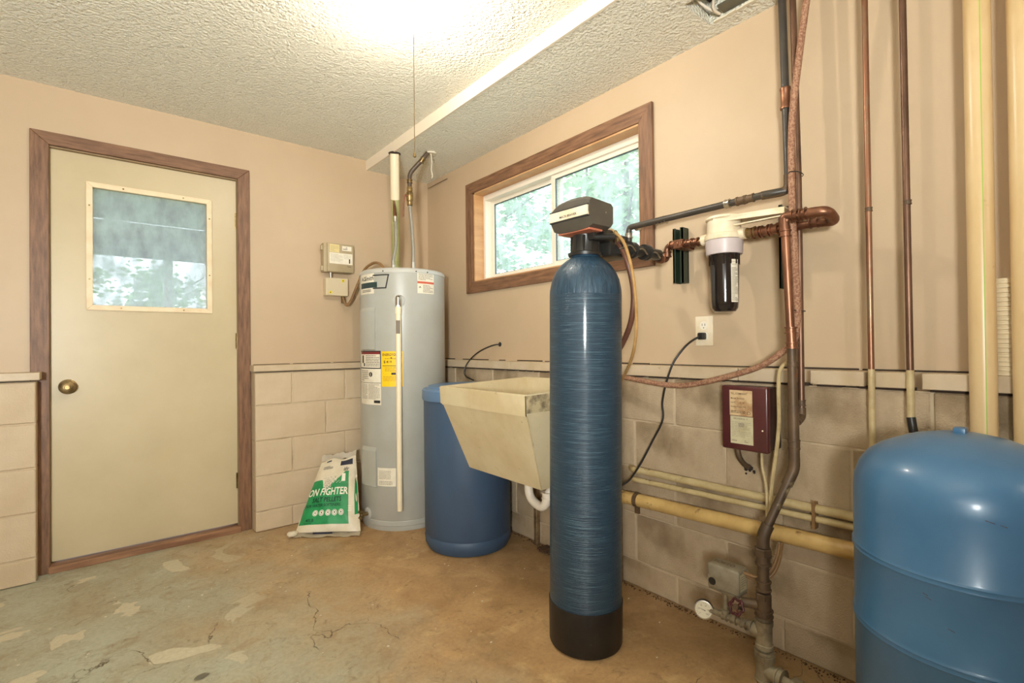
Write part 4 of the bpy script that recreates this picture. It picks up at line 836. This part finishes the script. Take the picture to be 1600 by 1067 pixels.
# ================================================================== vertical lines
t = thing('supply_pipe', 'dark slim pipe right behind the braided hose, elbowed into riser', 'pipe', (-.115, -2.6, .8))
b = BM(); pipe(b, [(-.105, -2.571, ZS), (-.105, -2.581, 1.6), (-.105, -2.580, .815), (-.185, -2.592, .80)], .0098, .022); obj('pipe', b, M_copperd, t)
b = BM(); ringc(b, (-.105, -2.580, .86), (0, 0, 1), .0115, .02); tube(b, fillet([(-.105, -2.580, .845), (-.105, -2.580, .814), (-.16, -2.588, .805)], .022), .0125, 14); obj('elbow', b, M_stack, t)
for z in (1.60, 1.158):
    b = BM(); tube(b, [(-.13+math.cos(a)*.040, -2.583+math.sin(a)*.0165, z) for a in (k*math.pi/12 for k in range(25))], .0016, 6, False); obj('cable_tie', b, M_black, t)
b = BM(); P_ = [(-.145, -2.650, ZS), (-.150, -2.629, 2.13), (-.150, -2.602, 1.94), (-.150, -2.580, 1.743), (-.15, -2.578, 1.477), (-.152, -2.584, 1.363), (-.155, -2.590, 1.21), (-.155, -2.590, 1.128), (-.155, -2.580, 1.067), (-.155, -2.549, 1.03), (-.155, -2.456, .971), (-.155, -2.269, .914), (-.155, -2.136, .895), (-.15, -1.939, .912), (-.13, -1.82, .925)]
tube(b, spline(P_, 10), .0105, 12); one('braided_hose', b, M_hose, 'brown braided hose hanging from ceiling and sweeping left along ledge', 'hose')
for y, ytop, lab, mt_, rr_, zend in ((-2.770, -2.768, 'slim copper pipe, left of the two plain ones right of the filter', M_copperg, .0082, .30), (-2.862, -2.858, 'slim brown copper pipe ending in black stub near yellow pipe', M_copperd, .0088, .835)):
    t = thing('copper_pipe', lab, 'pipe', (-.098, y, zend), 'slim vertical pipes')
    b = BM(); cyl(b, (-.098, ytop, ZS), (-.098, y, .955), rr_, 14); obj('pipe', b, mt_, t)
    b = BM(); cyl(b, (-.098, y, .975), (-.098, y, zend), rr_+.0006, 14); x = obj('painted_end', b, M_cable, t); x['label'] = 'paint-smeared lower end'
    b = BM(); ringc(b, (-.098, y, 1.45), (0, 0, 1), rr_+.001, .012, 14, .08); obj('joint', b, M_stack, t)
    if zend > .5:
        b = BM(); cyl(b, (-.098, y, .842), (-.102, y-.006, .80), .011, 14); x = obj('black_stub', b, M_black, t)
for y, lab, gy in ((-3.013, 'thick yellowed plastic pipe with green print line, left of the pair', True), (-3.094, 'thick yellowed plastic pipe at the right edge of the view', False)):
    t = thing('yellow_pipe', lab, 'pipe', (-.10, y, .2), 'thick yellowed vertical pipes')
    b = BM(); cyl(b, (-.10, y, ZS), (-.10, y, .2), .0275, 28); obj('pipe', b, M_yel, t)
    m = cyl_map((-.10, y), .0275, 196 if gy else 240, .2); b = BM(); patch(b, m, 0, 0, .0018, ZS-.2, .0004); obj('print_line', b, M_green, t, smooth=False)
b = BM(); prof = [(0, .036)]
for k in range(21): z = k*.0118; prof += [(z+.001, .038), (z+.007, .038), (z+.008, .0345), (z+.0115, .0345)]
prof += [(.25, .036), (.25, .0)]
turned(b, (-.045, -3.055, .966), (0, 0, 1), prof, 36); one('ribbed_sleeve', b, M_ribw, 'cream ribbed cylinder standing on ledge between the two yellow pipes', 'sleeve')
# ================================================================== outlet and cord
t = thing('wall_outlet', 'white double wall outlet with black plug under the water filter', 'outlet', (0, -2.185, 1.05))
b = BM(); box(b, (-.005, -2.224, 1.048), (0, -2.150, 1.165), .002, 2); pl_ = obj('cover_plate', b, M_ivory, t)
for z in (1.128, 1.085):
    b = BM(); turned(b, (-.005, -2.187, z), (-1, 0, 0), [(0, .0175), (.002, .017), (.0022, 0)], 24); rc = obj('receptacle', b, M_white, pl_)
    for yy in (-2.182, -2.1935): obj('slot', box(BM(), (-.0077, yy, z-.001), (-.0070, yy+.002, z+.008)), M_ink, rc, smooth=False)
    obj('slot', cyl(BM(), (-.0077, -2.187, z-.009), (-.007, -2.187, z-.009), .0022, 8), M_ink, rc, smooth=False)
t = thing('power_cord', 'black power cord plugged into wall outlet, hanging down behind softener', 'cord', (-.1, -2.0, .5))
b = BM(); box(b, (-.035, -2.200, 1.072), (-.007, -2.174, 1.10), .005, 2); obj('plug', b, M_black, t)
b = BM(); tube(b, spline([(-.03, -2.185, 1.085), (-.05, -2.165, 1.07), (-.09, -2.15, 1.04), (-.12, -2.12, .98), (-.125, -2.09, .90), (-.115, -2.065, .82), (-.115, -2.065, .75), (-.12, -2.02, .66), (-.14, -1.96, .54), (-.16, -1.91, .47), (-.20, -1.84, .44), (-.24, -1.80, .43)], 8), .0042, 8); obj('cable', b, M_cord, t)
b = BM(); tube(b, spline([(-.002, -.857, 1.064), (-.03, -.82, 1.058), (-.06, -.72, 1.02), (-.09, -.65, .96), (-.11, -.63, .90), (-.12, -.665, .865), (-.16, -.80, .852)], 8), .0042, 8)
o = one('wall_cable', b, M_cord, 'short black cable from wall hole curving down to the brine tank', 'cable')
b = BM(); turned(b, (0, -.857, 1.064), (-1, 0, 0), [(0, .014), (.004, .013), (.006, .006)], 14); obj('grommet', b, M_black, o)
# ================================================================== pump control box
t = thing('control_box', 'maroon metal pump control box with two stained labels on block wall', 'control box', (-.12, -2.41, .69))
b = BM(); box(b, (-.158, -2.503, .695), (-.069, -2.350, .905), .006, 2); obj('box_back', b, M_maroond, t)
b = BM(); box(b, (-.178, -2.505, .690), (-.154, -2.347, .910), .007, 3); cv = obj('cover', b, M_maroon, t)
m = plane_map((-.178, -2.377, .716), (0, -1, 0), (0, 0, 1))
o = sticker(cv, 'upper_label', lambda u, v, d: m(u, v+.092, d), .078, .087, M_paperd, 1)
b = BM(); text(b, m, '"F/L..COMPANY"', .004, .164, .0095, sx=.85); text(b, m, 'Model  P100SD', .004, .148, .0085, sx=.9); text(b, m, '0-5/75      1/2 HP', .004, .134, .0075, sx=.9); text(b, m, 'FRANKLIN ELECTRIC', .004, .120, .0065, sx=.9); fineprint(b, m, .004, .100, .054, .110, 2, rnd)
for k in range(12):
    a = k*.5236
    b.faces.new([b.verts.new(m(.066+math.cos(a+e)*r_, .103+math.sin(a+e)*r_, .0012)) for r_, e in ((.0045, 0), (.006, 0), (.006, .5), (.0045, .5))])
obj('lettering', b, mat('brown_ink', (92, 62, 44), .6), cv, smooth=False)
o = sticker(cv, 'lower_label', lambda u, v, d: m(u+.002, v-.004, d), .078, .094, M_paperg, 1)
b = BM(); text(b, m, 'GRUNDFOS  X', .012, .079, .0080, sx=.95); fineprint(b, m, .006, .018, .074, .072, 10, rnd, dens=.16); fineprint(b, m, .03, .054, .05, .068, 3, rnd, dens=.5); fineprint(b, m, .006, .003, .026, .009, 1, rnd); fineprint(b, m, .05, .001, .068, .011, 2, rnd); obj('lettering', b, M_inkgr, cv, smooth=False)
b = BM(); turned(b, (-.178, -2.487, .765), (-1, 0, 0), [(0, .003), (.001, 0)], 8); obj('screw', b, M_pale, cv)
b = BM(); pipe(b, [(-.11, -2.368, .695), (-.11, -2.372, .65), (-.09, -2.385, .62), (-.065, -2.392, .61)], .0095, .03); x = obj('conduit', b, M_stack, t)
b = BM(); turned(b, (-.066, -2.394, .606), (-1, 0, 0), [(0, .026), (.0015, .024), (.002, 0)], 14); obj('wall_hole', b, M_gap, t, smooth=False)
b = BM(); rr = random.Random(2)
for k in range(9): ball(b, V((-.072+rr.uniform(-.003, .003), -2.394+rr.uniform(-.017, .017), .602+rr.uniform(-.018, .016))), rr.uniform(.004, .009), sub=1)
obj('crumbling_putty', b, M_dark, t)['kind'] = 'stuff'
b = BM(); tube(b, spline([(-.13, -2.462, .695), (-.145, -2.470, .64), (-.15, -2.484, .576), (-.16, -2.49, .50), (-.19, -2.50, .44)], 8), .005, 8); one('switch_cable', b, M_cable, 'tan cable from maroon control box down to the pump fittings', 'cable')
b = BM(); tube(b, spline([(-.10, -2.562, 1.0), (-.13, -2.548, .992), (-.160, -2.537, .965), (-.165, -2.534, .90), (-.165, -2.534, .80), (-.165, -2.526, .713), (-.165, -2.508, .584), (-.168, -2.502, .50), (-.18, -2.50, .45)], 8), .0062, 8); one('jacketed_cable', b, M_cable, 'cream cable arching over ledge and down beside the maroon box', 'cable')
b = BM(); tube(b, spline([(-.265, -2.457, .315), (-.255, -2.50, .312), (-.235, -2.53, .335), (-.22, -2.545, .38), (-.21, -2.55, .42)], 8), .0052, 8); o = one('switch_lead', b, M_cableb, 'upper tan lead curving from pressure switch behind riser', 'cable', 'tan leads at the pressure switch')
b = BM(); tube(b, spline([(-.252, -2.457, .300), (-.242, -2.50, .297), (-.222, -2.53, .320), (-.205, -2.545, .365), (-.195, -2.55, .42)], 8), .0052, 8)
one('switch_lead', b, M_cableb, 'lower tan lead curving from pressure switch behind riser', 'cable', 'tan leads at the pressure switch')
# ================================================================== horizontal drain
t = thing('drain_pipe', 'thick yellowed plastic drain pipe running low along block wall', 'pipe', (-.125, -2.3, .39))
b = BM(); cyl(b, (-.13, -1.62, .39), (-.12, -2.98, .437), .0265, 26); obj('pipe', b, M_yelh, t)
b = BM(); d = V((.01, -1.36, .047)).normalized(); turned(b, V((-.1285, -1.945, .4013))-d*.008, d, [(0, .0265), (0, .0295), (.018, .0295), (.018, .0265)], 26); box(b, (-.132, -1.955, .345), (-.122, -1.935, .375)); obj('pipe_strap', b, M_stack, t)
for z0, z1, x_, r_, lab in ((.513, .522, -.083, .0145, 'upper of two slim cream pipes along the block wall'), (.470, .494, -.083, .0115, 'lower of two slim cream pipes along the block wall')):
    b = BM(); pipe(b, [(x_+.02, -1.868, z0), (x_, -1.895, z0), (x_, -2.98, z1)], r_, .02); one('wall_pipe', b, mat('cream_wall_pipe', (204, 184, 138), .5, c2=(176, 152, 104), vs=9, c3=(120, 92, 56), vs3=22, amt3=(.62, .74)), lab, 'pipe', 'slim cream pipes along the block wall')
b = BM(); box(b, (-.099, -2.612, .455), (-.068, -2.602, .54), .001); turned(b, (-.099, -2.607, .545), (-1, 0, 0), [(0, .004), (.002, 0)], 8); one('pipe_clip', b, M_cableb, 'small metal clip holding both slim cream pipes to wall', 'clip', smooth=False)
# ================================================================== PRESSURE TANK
PC = V((-.361, -3.006, 0)); PR = .203
t = thing('pressure_tank', 'large bright blue steel pressure tank with domed top at right edge', 'tank', PC)
b = BM(); prof = [(.0, .14), (.02, .15), (.02, .13), (.06, .16), (.10, PR-.012), (.14, PR)]
for z in (.405, .572): prof += [(z-.012, PR), (z-.006, PR+.0035), (z, PR+.002), (z+.004, PR+.0035), (z+.01, PR)]
prof += [(.705, PR), (.735, PR-.003), (.765, PR-.013), (.79, PR-.030), (.808, PR-.052), (.822, PR-.08), (.838, .085), (.848, .04), (.851, 0)]
turned(b, PC, (0, 0, 1), prof, 96); obj('tank_shell', b, M_ptank, t)
b = BM(); box(b, PC+V((-.016, -.011, .842)), PC+V((.016, .011, .861)), .003, 2); obj('valve_cap', b, M_ptank, t)
rr = random.Random(9)
for (a, z, L_) in ((172, .535, .010), (171, .541, .008), (198, .712, .014), (204, .706, .010), (182, .485, .010), (222, .44, .009), (228, .432, .008), (186, .385, .016)):
    m = cyl_map(PC, PR, a, z); b = BM(); n = 6
    top_ = [b.verts.new(m(L_*k/n, -L_*.35*k/n+rr.uniform(.0003, .0012), .0007)) for k in range(n+1)]; bot = [b.verts.new(m(L_*k/n, -L_*.35*k/n-rr.uniform(.0002, .0010), .0007)) for k in range(n+1)]
    for k in range(n): b.faces.new((bot[k], bot[k+1], top_[k+1], top_[k]))
    obj('rust_scratch', b, M_dirt, t, smooth=False)

# ================================================================== SALT BAG
t = thing('salt_bag', 'green and cream bag of softener salt pellets slumped against heater', 'bag', (-.86, -.38, 0))
P00, P10, P01, P11 = V((-1.035, -.300, .018)), V((-.745, -.515, .018)), V((-.845, -.175, .365)), V((-.668, -.265, .385))
nb = ((P10-P00).cross(P01-P00)).normalized()
def bagp(u, v, side=1, d=0):
    """u -1..1 across, v 0..1 up"""
    s_ = (u+1)/2; p = (P00*(1-s_)+P10*s_)*(1-v)+(P01*(1-s_)+P11*s_)*v
    wv = math.sin(math.pi*min(1, max(0, v*.96+.02)))**.55*(1-.28*v); wu = max(0, 1-abs(u)**2.6)**.6
    th = (.052 if side > 0 else .05)*wv*wu
    th += .0025*math.sin(9*u+11*v)*wv*wu*side+.002*math.sin(23*v+5*u)*wv
    cr_ = V((0, 0, -.012))*math.sin(5*u)*max(0, v-.85)/.15*.6
    sag = V((0, 0, -.0))
    return p+nb*(th*side+d)+cr_+sag
b = BM(); NU, NV = 28, 30
for side in (1, -1):
    g = [[b.verts.new(bagp(-1+2*i/NU, j/NV, side)) for i in range(NU+1)] for j in range(NV+1)]
    for j in range(NV):
        for i in range(NU): b.faces.new((g[j][i], g[j][i+1], g[j+1][i+1], g[j+1][i]))
bmesh.ops.remove_doubles(b, verts=b.verts[:], dist=.0006)
for v in b.verts:
    if v.co.z < .004: v.co.z = .004
obj('bag_body', b, M_bag, t, ang=60)
# seams top and bottom
b = BM(); n = 16; fl = V((-.02, -.035, -.014))
for sn, A_, B_, out in (('bottom_seam', P00, P10, V((-.018, -.030, -.012))), ('top_seam', P01, P11, V((.004, .004, .035)))):
    b = BM()
    p0_ = [b.verts.new(A_.lerp(B_, k/n)+V((0, 0, .004*math.sin(k*1.3)))) for k in range(n+1)]; p1_ = [b.verts.new(A_.lerp(B_, k/n)+out*(1+.10*math.sin(k*2.1))+V((0, 0, .004*math.sin(k*.9)))) for k in range(n+1)]
    for k in range(n): b.faces.new((p0_[k], p0_[k+1], p1_[k+1], p1_[k]))
    bmesh.ops.solidify(b, geom=b.faces[:], thickness=.0025)
    for v in b.verts:
        if v.co.z < .002: v.co.z = .002
    obj(sn, b, M_bag, t, ang=60)
b = BM(); ball(b, P00+V((-.018, -.014, .004)), .022, (1.3, .9, .75), 3); rq = random.Random(6)
for v in b.verts: v.co += V((rq.uniform(-1, 1), rq.uniform(-1, 1), rq.uniform(-1, 1)))*.0022; v.co.z = max(v.co.z, .002)
obj('twisted_corner', b, M_bag, t, ang=60)
bw = .36; bh = .42
def bm_map(u, v, d): return bagp(u/(bw/2), v/bh, 1, d+.0012)
b = BM(); NU = 30; NV = 22
def vtop(u):
    if u < -.50: return .69
    if u < -.36: return .69-(u+.50)/.14*.15
    if u < .50: return .54+(u+.36)/.86*.25
    return .79
g = []
for j in range(NV+1):
    g.append([b.verts.new(bagp(-.96+1.62*i/NU, .09+(vtop(-.96+1.62*i/NU)-.09)*j/NV, 1, .0012)) for i in range(NU+1)])
for j in range(NV):
    for i in range(NU): b.faces.new((g[j][i], g[j][i+1], g[j+1][i+1], g[j+1][i]))
gp = obj('green_panel', b, M_bagg, t, ang=60); gp['label'] = 'green printed front panel'
b = BM()
text(b, bm_map, 'ON FIGHTER', .113, .196, .058, d=.0022, align='RIGHT', sx=.86, shear=.1, bold=.02)
rr = random.Random(12)
for k in range(5):
    cx_ = -.085+k*.040
    vs = [b.verts.new(bm_map(cx_+math.cos(a)*.0165, .098+math.sin(a)*.0165, .0016)) for a in (2*math.pi*q/20 for q in range(20))]; b.faces.new(vs)
for k in range(3): patch(b, bm_map, .118, .128-k*.012, .138, .133-k*.012, .0016)
patch(b, bm_map, .062, .272, .092, .318, .0016, 2, 2)
for k in range(9): fineprint(b, bm_map, .0+k*.008, .262+(k % 3)*.006, .01+k*.008, .268+(k % 3)*.006, 1, rr, d=.0016)
obj('white_print', b, mat('white_print', (236, 230, 212), .5), gp, smooth=False)
b = BM()
text(b, bm_map, 'SALT PELLETS', .074, .158, .036, d=.0022, align='RIGHT', sx=.92, bold=.025); text(b, bm_map, 'FOR WATER SOFTENERS', .070, .132, .022, d=.0022, align='RIGHT', sx=.95, bold=.02)
for k in range(5):
    cx_ = -.085+k*.040
    ring_o = [bm_map(cx_+math.cos(a)*.0130, .098+math.sin(a)*.0130, .0022) for a in (2*math.pi*q/16 for q in range(16))]; ring_i = [bm_map(cx_+math.cos(a)*.0112, .098+math.sin(a)*.0112, .0022) for a in (2*math.pi*q/16 for q in range(16))]
    o1 = [b.verts.new(p) for p in ring_o]; i1 = [b.verts.new(p) for p in ring_i]
    for q in range(16): b.faces.new((o1[q], o1[(q+1) % 16], i1[(q+1) % 16], i1[q]))
    patch(b, bm_map, cx_-.003, .094, cx_+.003, .103, .0022)
text(b, bm_map, '40LB', -.135, .052, .024, d=.0016); fineprint(b, bm_map, -.14, .042, -.07, .048, 1, rr, d=.0016)
obj('dark_print', b, M_inkg, gp, smooth=False)
b = BM()   # drawn pellets pouring down in a wedge
for k in range(150):
    v_ = rr.uniform(.215, .305); wd = (v_-.205)*1.0; u_ = -.055+rr.uniform(-.35, 1)*wd
    s_ = rr.uniform(.0010, .0022); a = rr.random()*3
    vs = [b.verts.new(bm_map(u_+math.cos(a+q*1.571)*s_*(1.6 if q % 2 else .7), v_+math.sin(a+q*1.571)*s_*(1.6 if q % 2 else .7), .0018)) for q in range(4)]; b.faces.new(vs)
x = obj('pellet_specks', b, M_inkg, t, smooth=False)
b = BM(); 
for k in range(120):
    v_ = rr.uniform(.215, .29); wd = (v_-.205)*1.0; u_ = -.055+rr.uniform(-.35, 1)*wd; s_ = rr.uniform(.002, .0036); a = rr.random()*3
    vs = [b.verts.new(bm_map(u_+math.cos(a+q*1.571)*s_*(1.5 if q % 2 else .8), v_+math.sin(a+q*1.571)*s_*(1.5 if q % 2 else .8), .0015)) for q in range(4)]; b.faces.new(vs)
obj('pellet_print', b, M_paper, t, smooth=False)
b = BM(); text(b, bm_map, 'ishr', .115, .335, .036, d=.0016, align='RIGHT', shear=.35, sx=.8); patch(b, bm_map, .035, .372, .15, .405, .0016, 6, 2); patch(b, bm_map, -.11, .40, -.06, .408, .0016, 3); fineprint(b, bm_map, -.12, .355, -.03, .375, 3, rr, d=.0016)
obj('brand_print', b, mat('navy_print', (38, 40, 58), .45), t, smooth=False)
b = BM()
vs = [b.verts.new(bagp(u_, v_, 1, .0014)) for u_, v_ in ((.86, .20), (.965, .22), (.985, .40), (.985, .62), (.93, .70), (.88, .45))]; b.faces.new(vs); obj('side_print', b, M_bagg, t, smooth=False)
b = BM(); patch(b, lambda u, v, d: P00.lerp(P10, u)+V((-.010, -.017, -.003+v))+nb*.004, .28, 0, .58, .010, 0, 6); obj('seam_mark', b, mat('navy_print', (38, 40, 58), .45), t, smooth=False)

# ================================================================== small things on the floor
b = BM(); vs = [b.verts.new((-1.078+math.cos(a)*.022*r_, -2.035+math.sin(a)*.016*r_, .004+.002*math.sin(a*2))) for a, r_ in ((k*.7, .8+.25*math.sin(k*2.3)) for k in range(9))]; b.faces.new(vs); bmesh.ops.solidify(b, geom=b.faces[:], thickness=.002)
FL = 'loose paint flakes on the floor'
def flake(x, y, s_, seed, m, label):
    r = random.Random(seed); b = BM(); n = 9
    vs = [b.verts.new((x+math.cos(2*math.pi*k/n)*s_*r.uniform(.6, 1.2), y+math.sin(2*math.pi*k/n)*s_*.8*r.uniform(.6, 1.2), .0025+r.uniform(0, s_*.12))) for k in range(n)]
    c_ = b.verts.new((x, y, .003)); [b.faces.new((vs[k], vs[(k+1) % n], c_)) for k in range(n)]
    bmesh.ops.solidify(b, geom=b.faces[:], thickness=.0015)
    one('paint_flake', b, m, label, 'paint flake', FL, smooth=False)
b.free()
FLK = [(610, 972)]
flake(-1.033, -2.061, .021, 1, M_flake, 'largest grey paint flake lying alone mid floor before softener')
flake(-1.62, -1.35, .020, 2, M_flake, 'small grey paint flake on the floor in front of door')
flake(-1.30, -2.02, .022, 3, M_flake, 'curled brown-grey paint flake left of the largest flake')
b = BM(); rr = random.Random(33)
for k in range(170):
    x = rr.uniform(-2.6, -.15); y = rr.uniform(-3.0, -.2); s_ = rr.uniform(.0015, .0042)
    if V((x+.415, y+.406)).length < .27 or V((x+.339, y+.994)).length < .25: continue
    bmesh.ops.create_icosphere(b, subdivisions=1, radius=s_, matrix=Matrix.Translation((x, y, s_*.5)) @ Matrix.Diagonal((1.4, 1, .6, 1)))
o = one('floor_crumbs', b, M_pale, 'scattered pale crumbs and grit on the concrete floor', 'debris'); o['kind'] = 'stuff'
b = BM()
for k in range(620):
    y = rr.uniform(-3.2, -.9); x = -.073-abs(rr.gauss(0, .014)); s_ = rr.uniform(.001, .0036)
    bmesh.ops.create_icosphere(b, subdivisions=1, radius=s_, matrix=Matrix.Translation((x, y, s_*.4)) @ Matrix.Diagonal((1.4, 1, .6, 1)))
for k in range(46):
    a = rr.random()*6.28; bmesh.ops.create_icosphere(b, subdivisions=1, radius=rr.uniform(.006, .014), matrix=Matrix.Translation((-.105+math.cos(a)*.03, -1.40+rr.uniform(-.07, .07), .01)) @ Matrix.Diagonal((1.6, 1, .6, 1)))
o = one('wall_dirt', b, M_dirt, 'dark dirt and crumbled mortar along the foot of block wall', 'debris'); o['kind'] = 'stuff'

for o in bpy.data.objects:
    if 'base' in o: del o['base']
    if o.parent is not None and o.name.split('.')[0] in ('print', 'lettering', 'white_print', 'dark_print', 'black_print', 'pellet_specks', 'pellet_print', 'brand_print', 'dial_print', 'torn_edge', 'caulk_gap', 'ledge_shade', 'embossing', 'mortar'): o['kind'] = 'stuff'
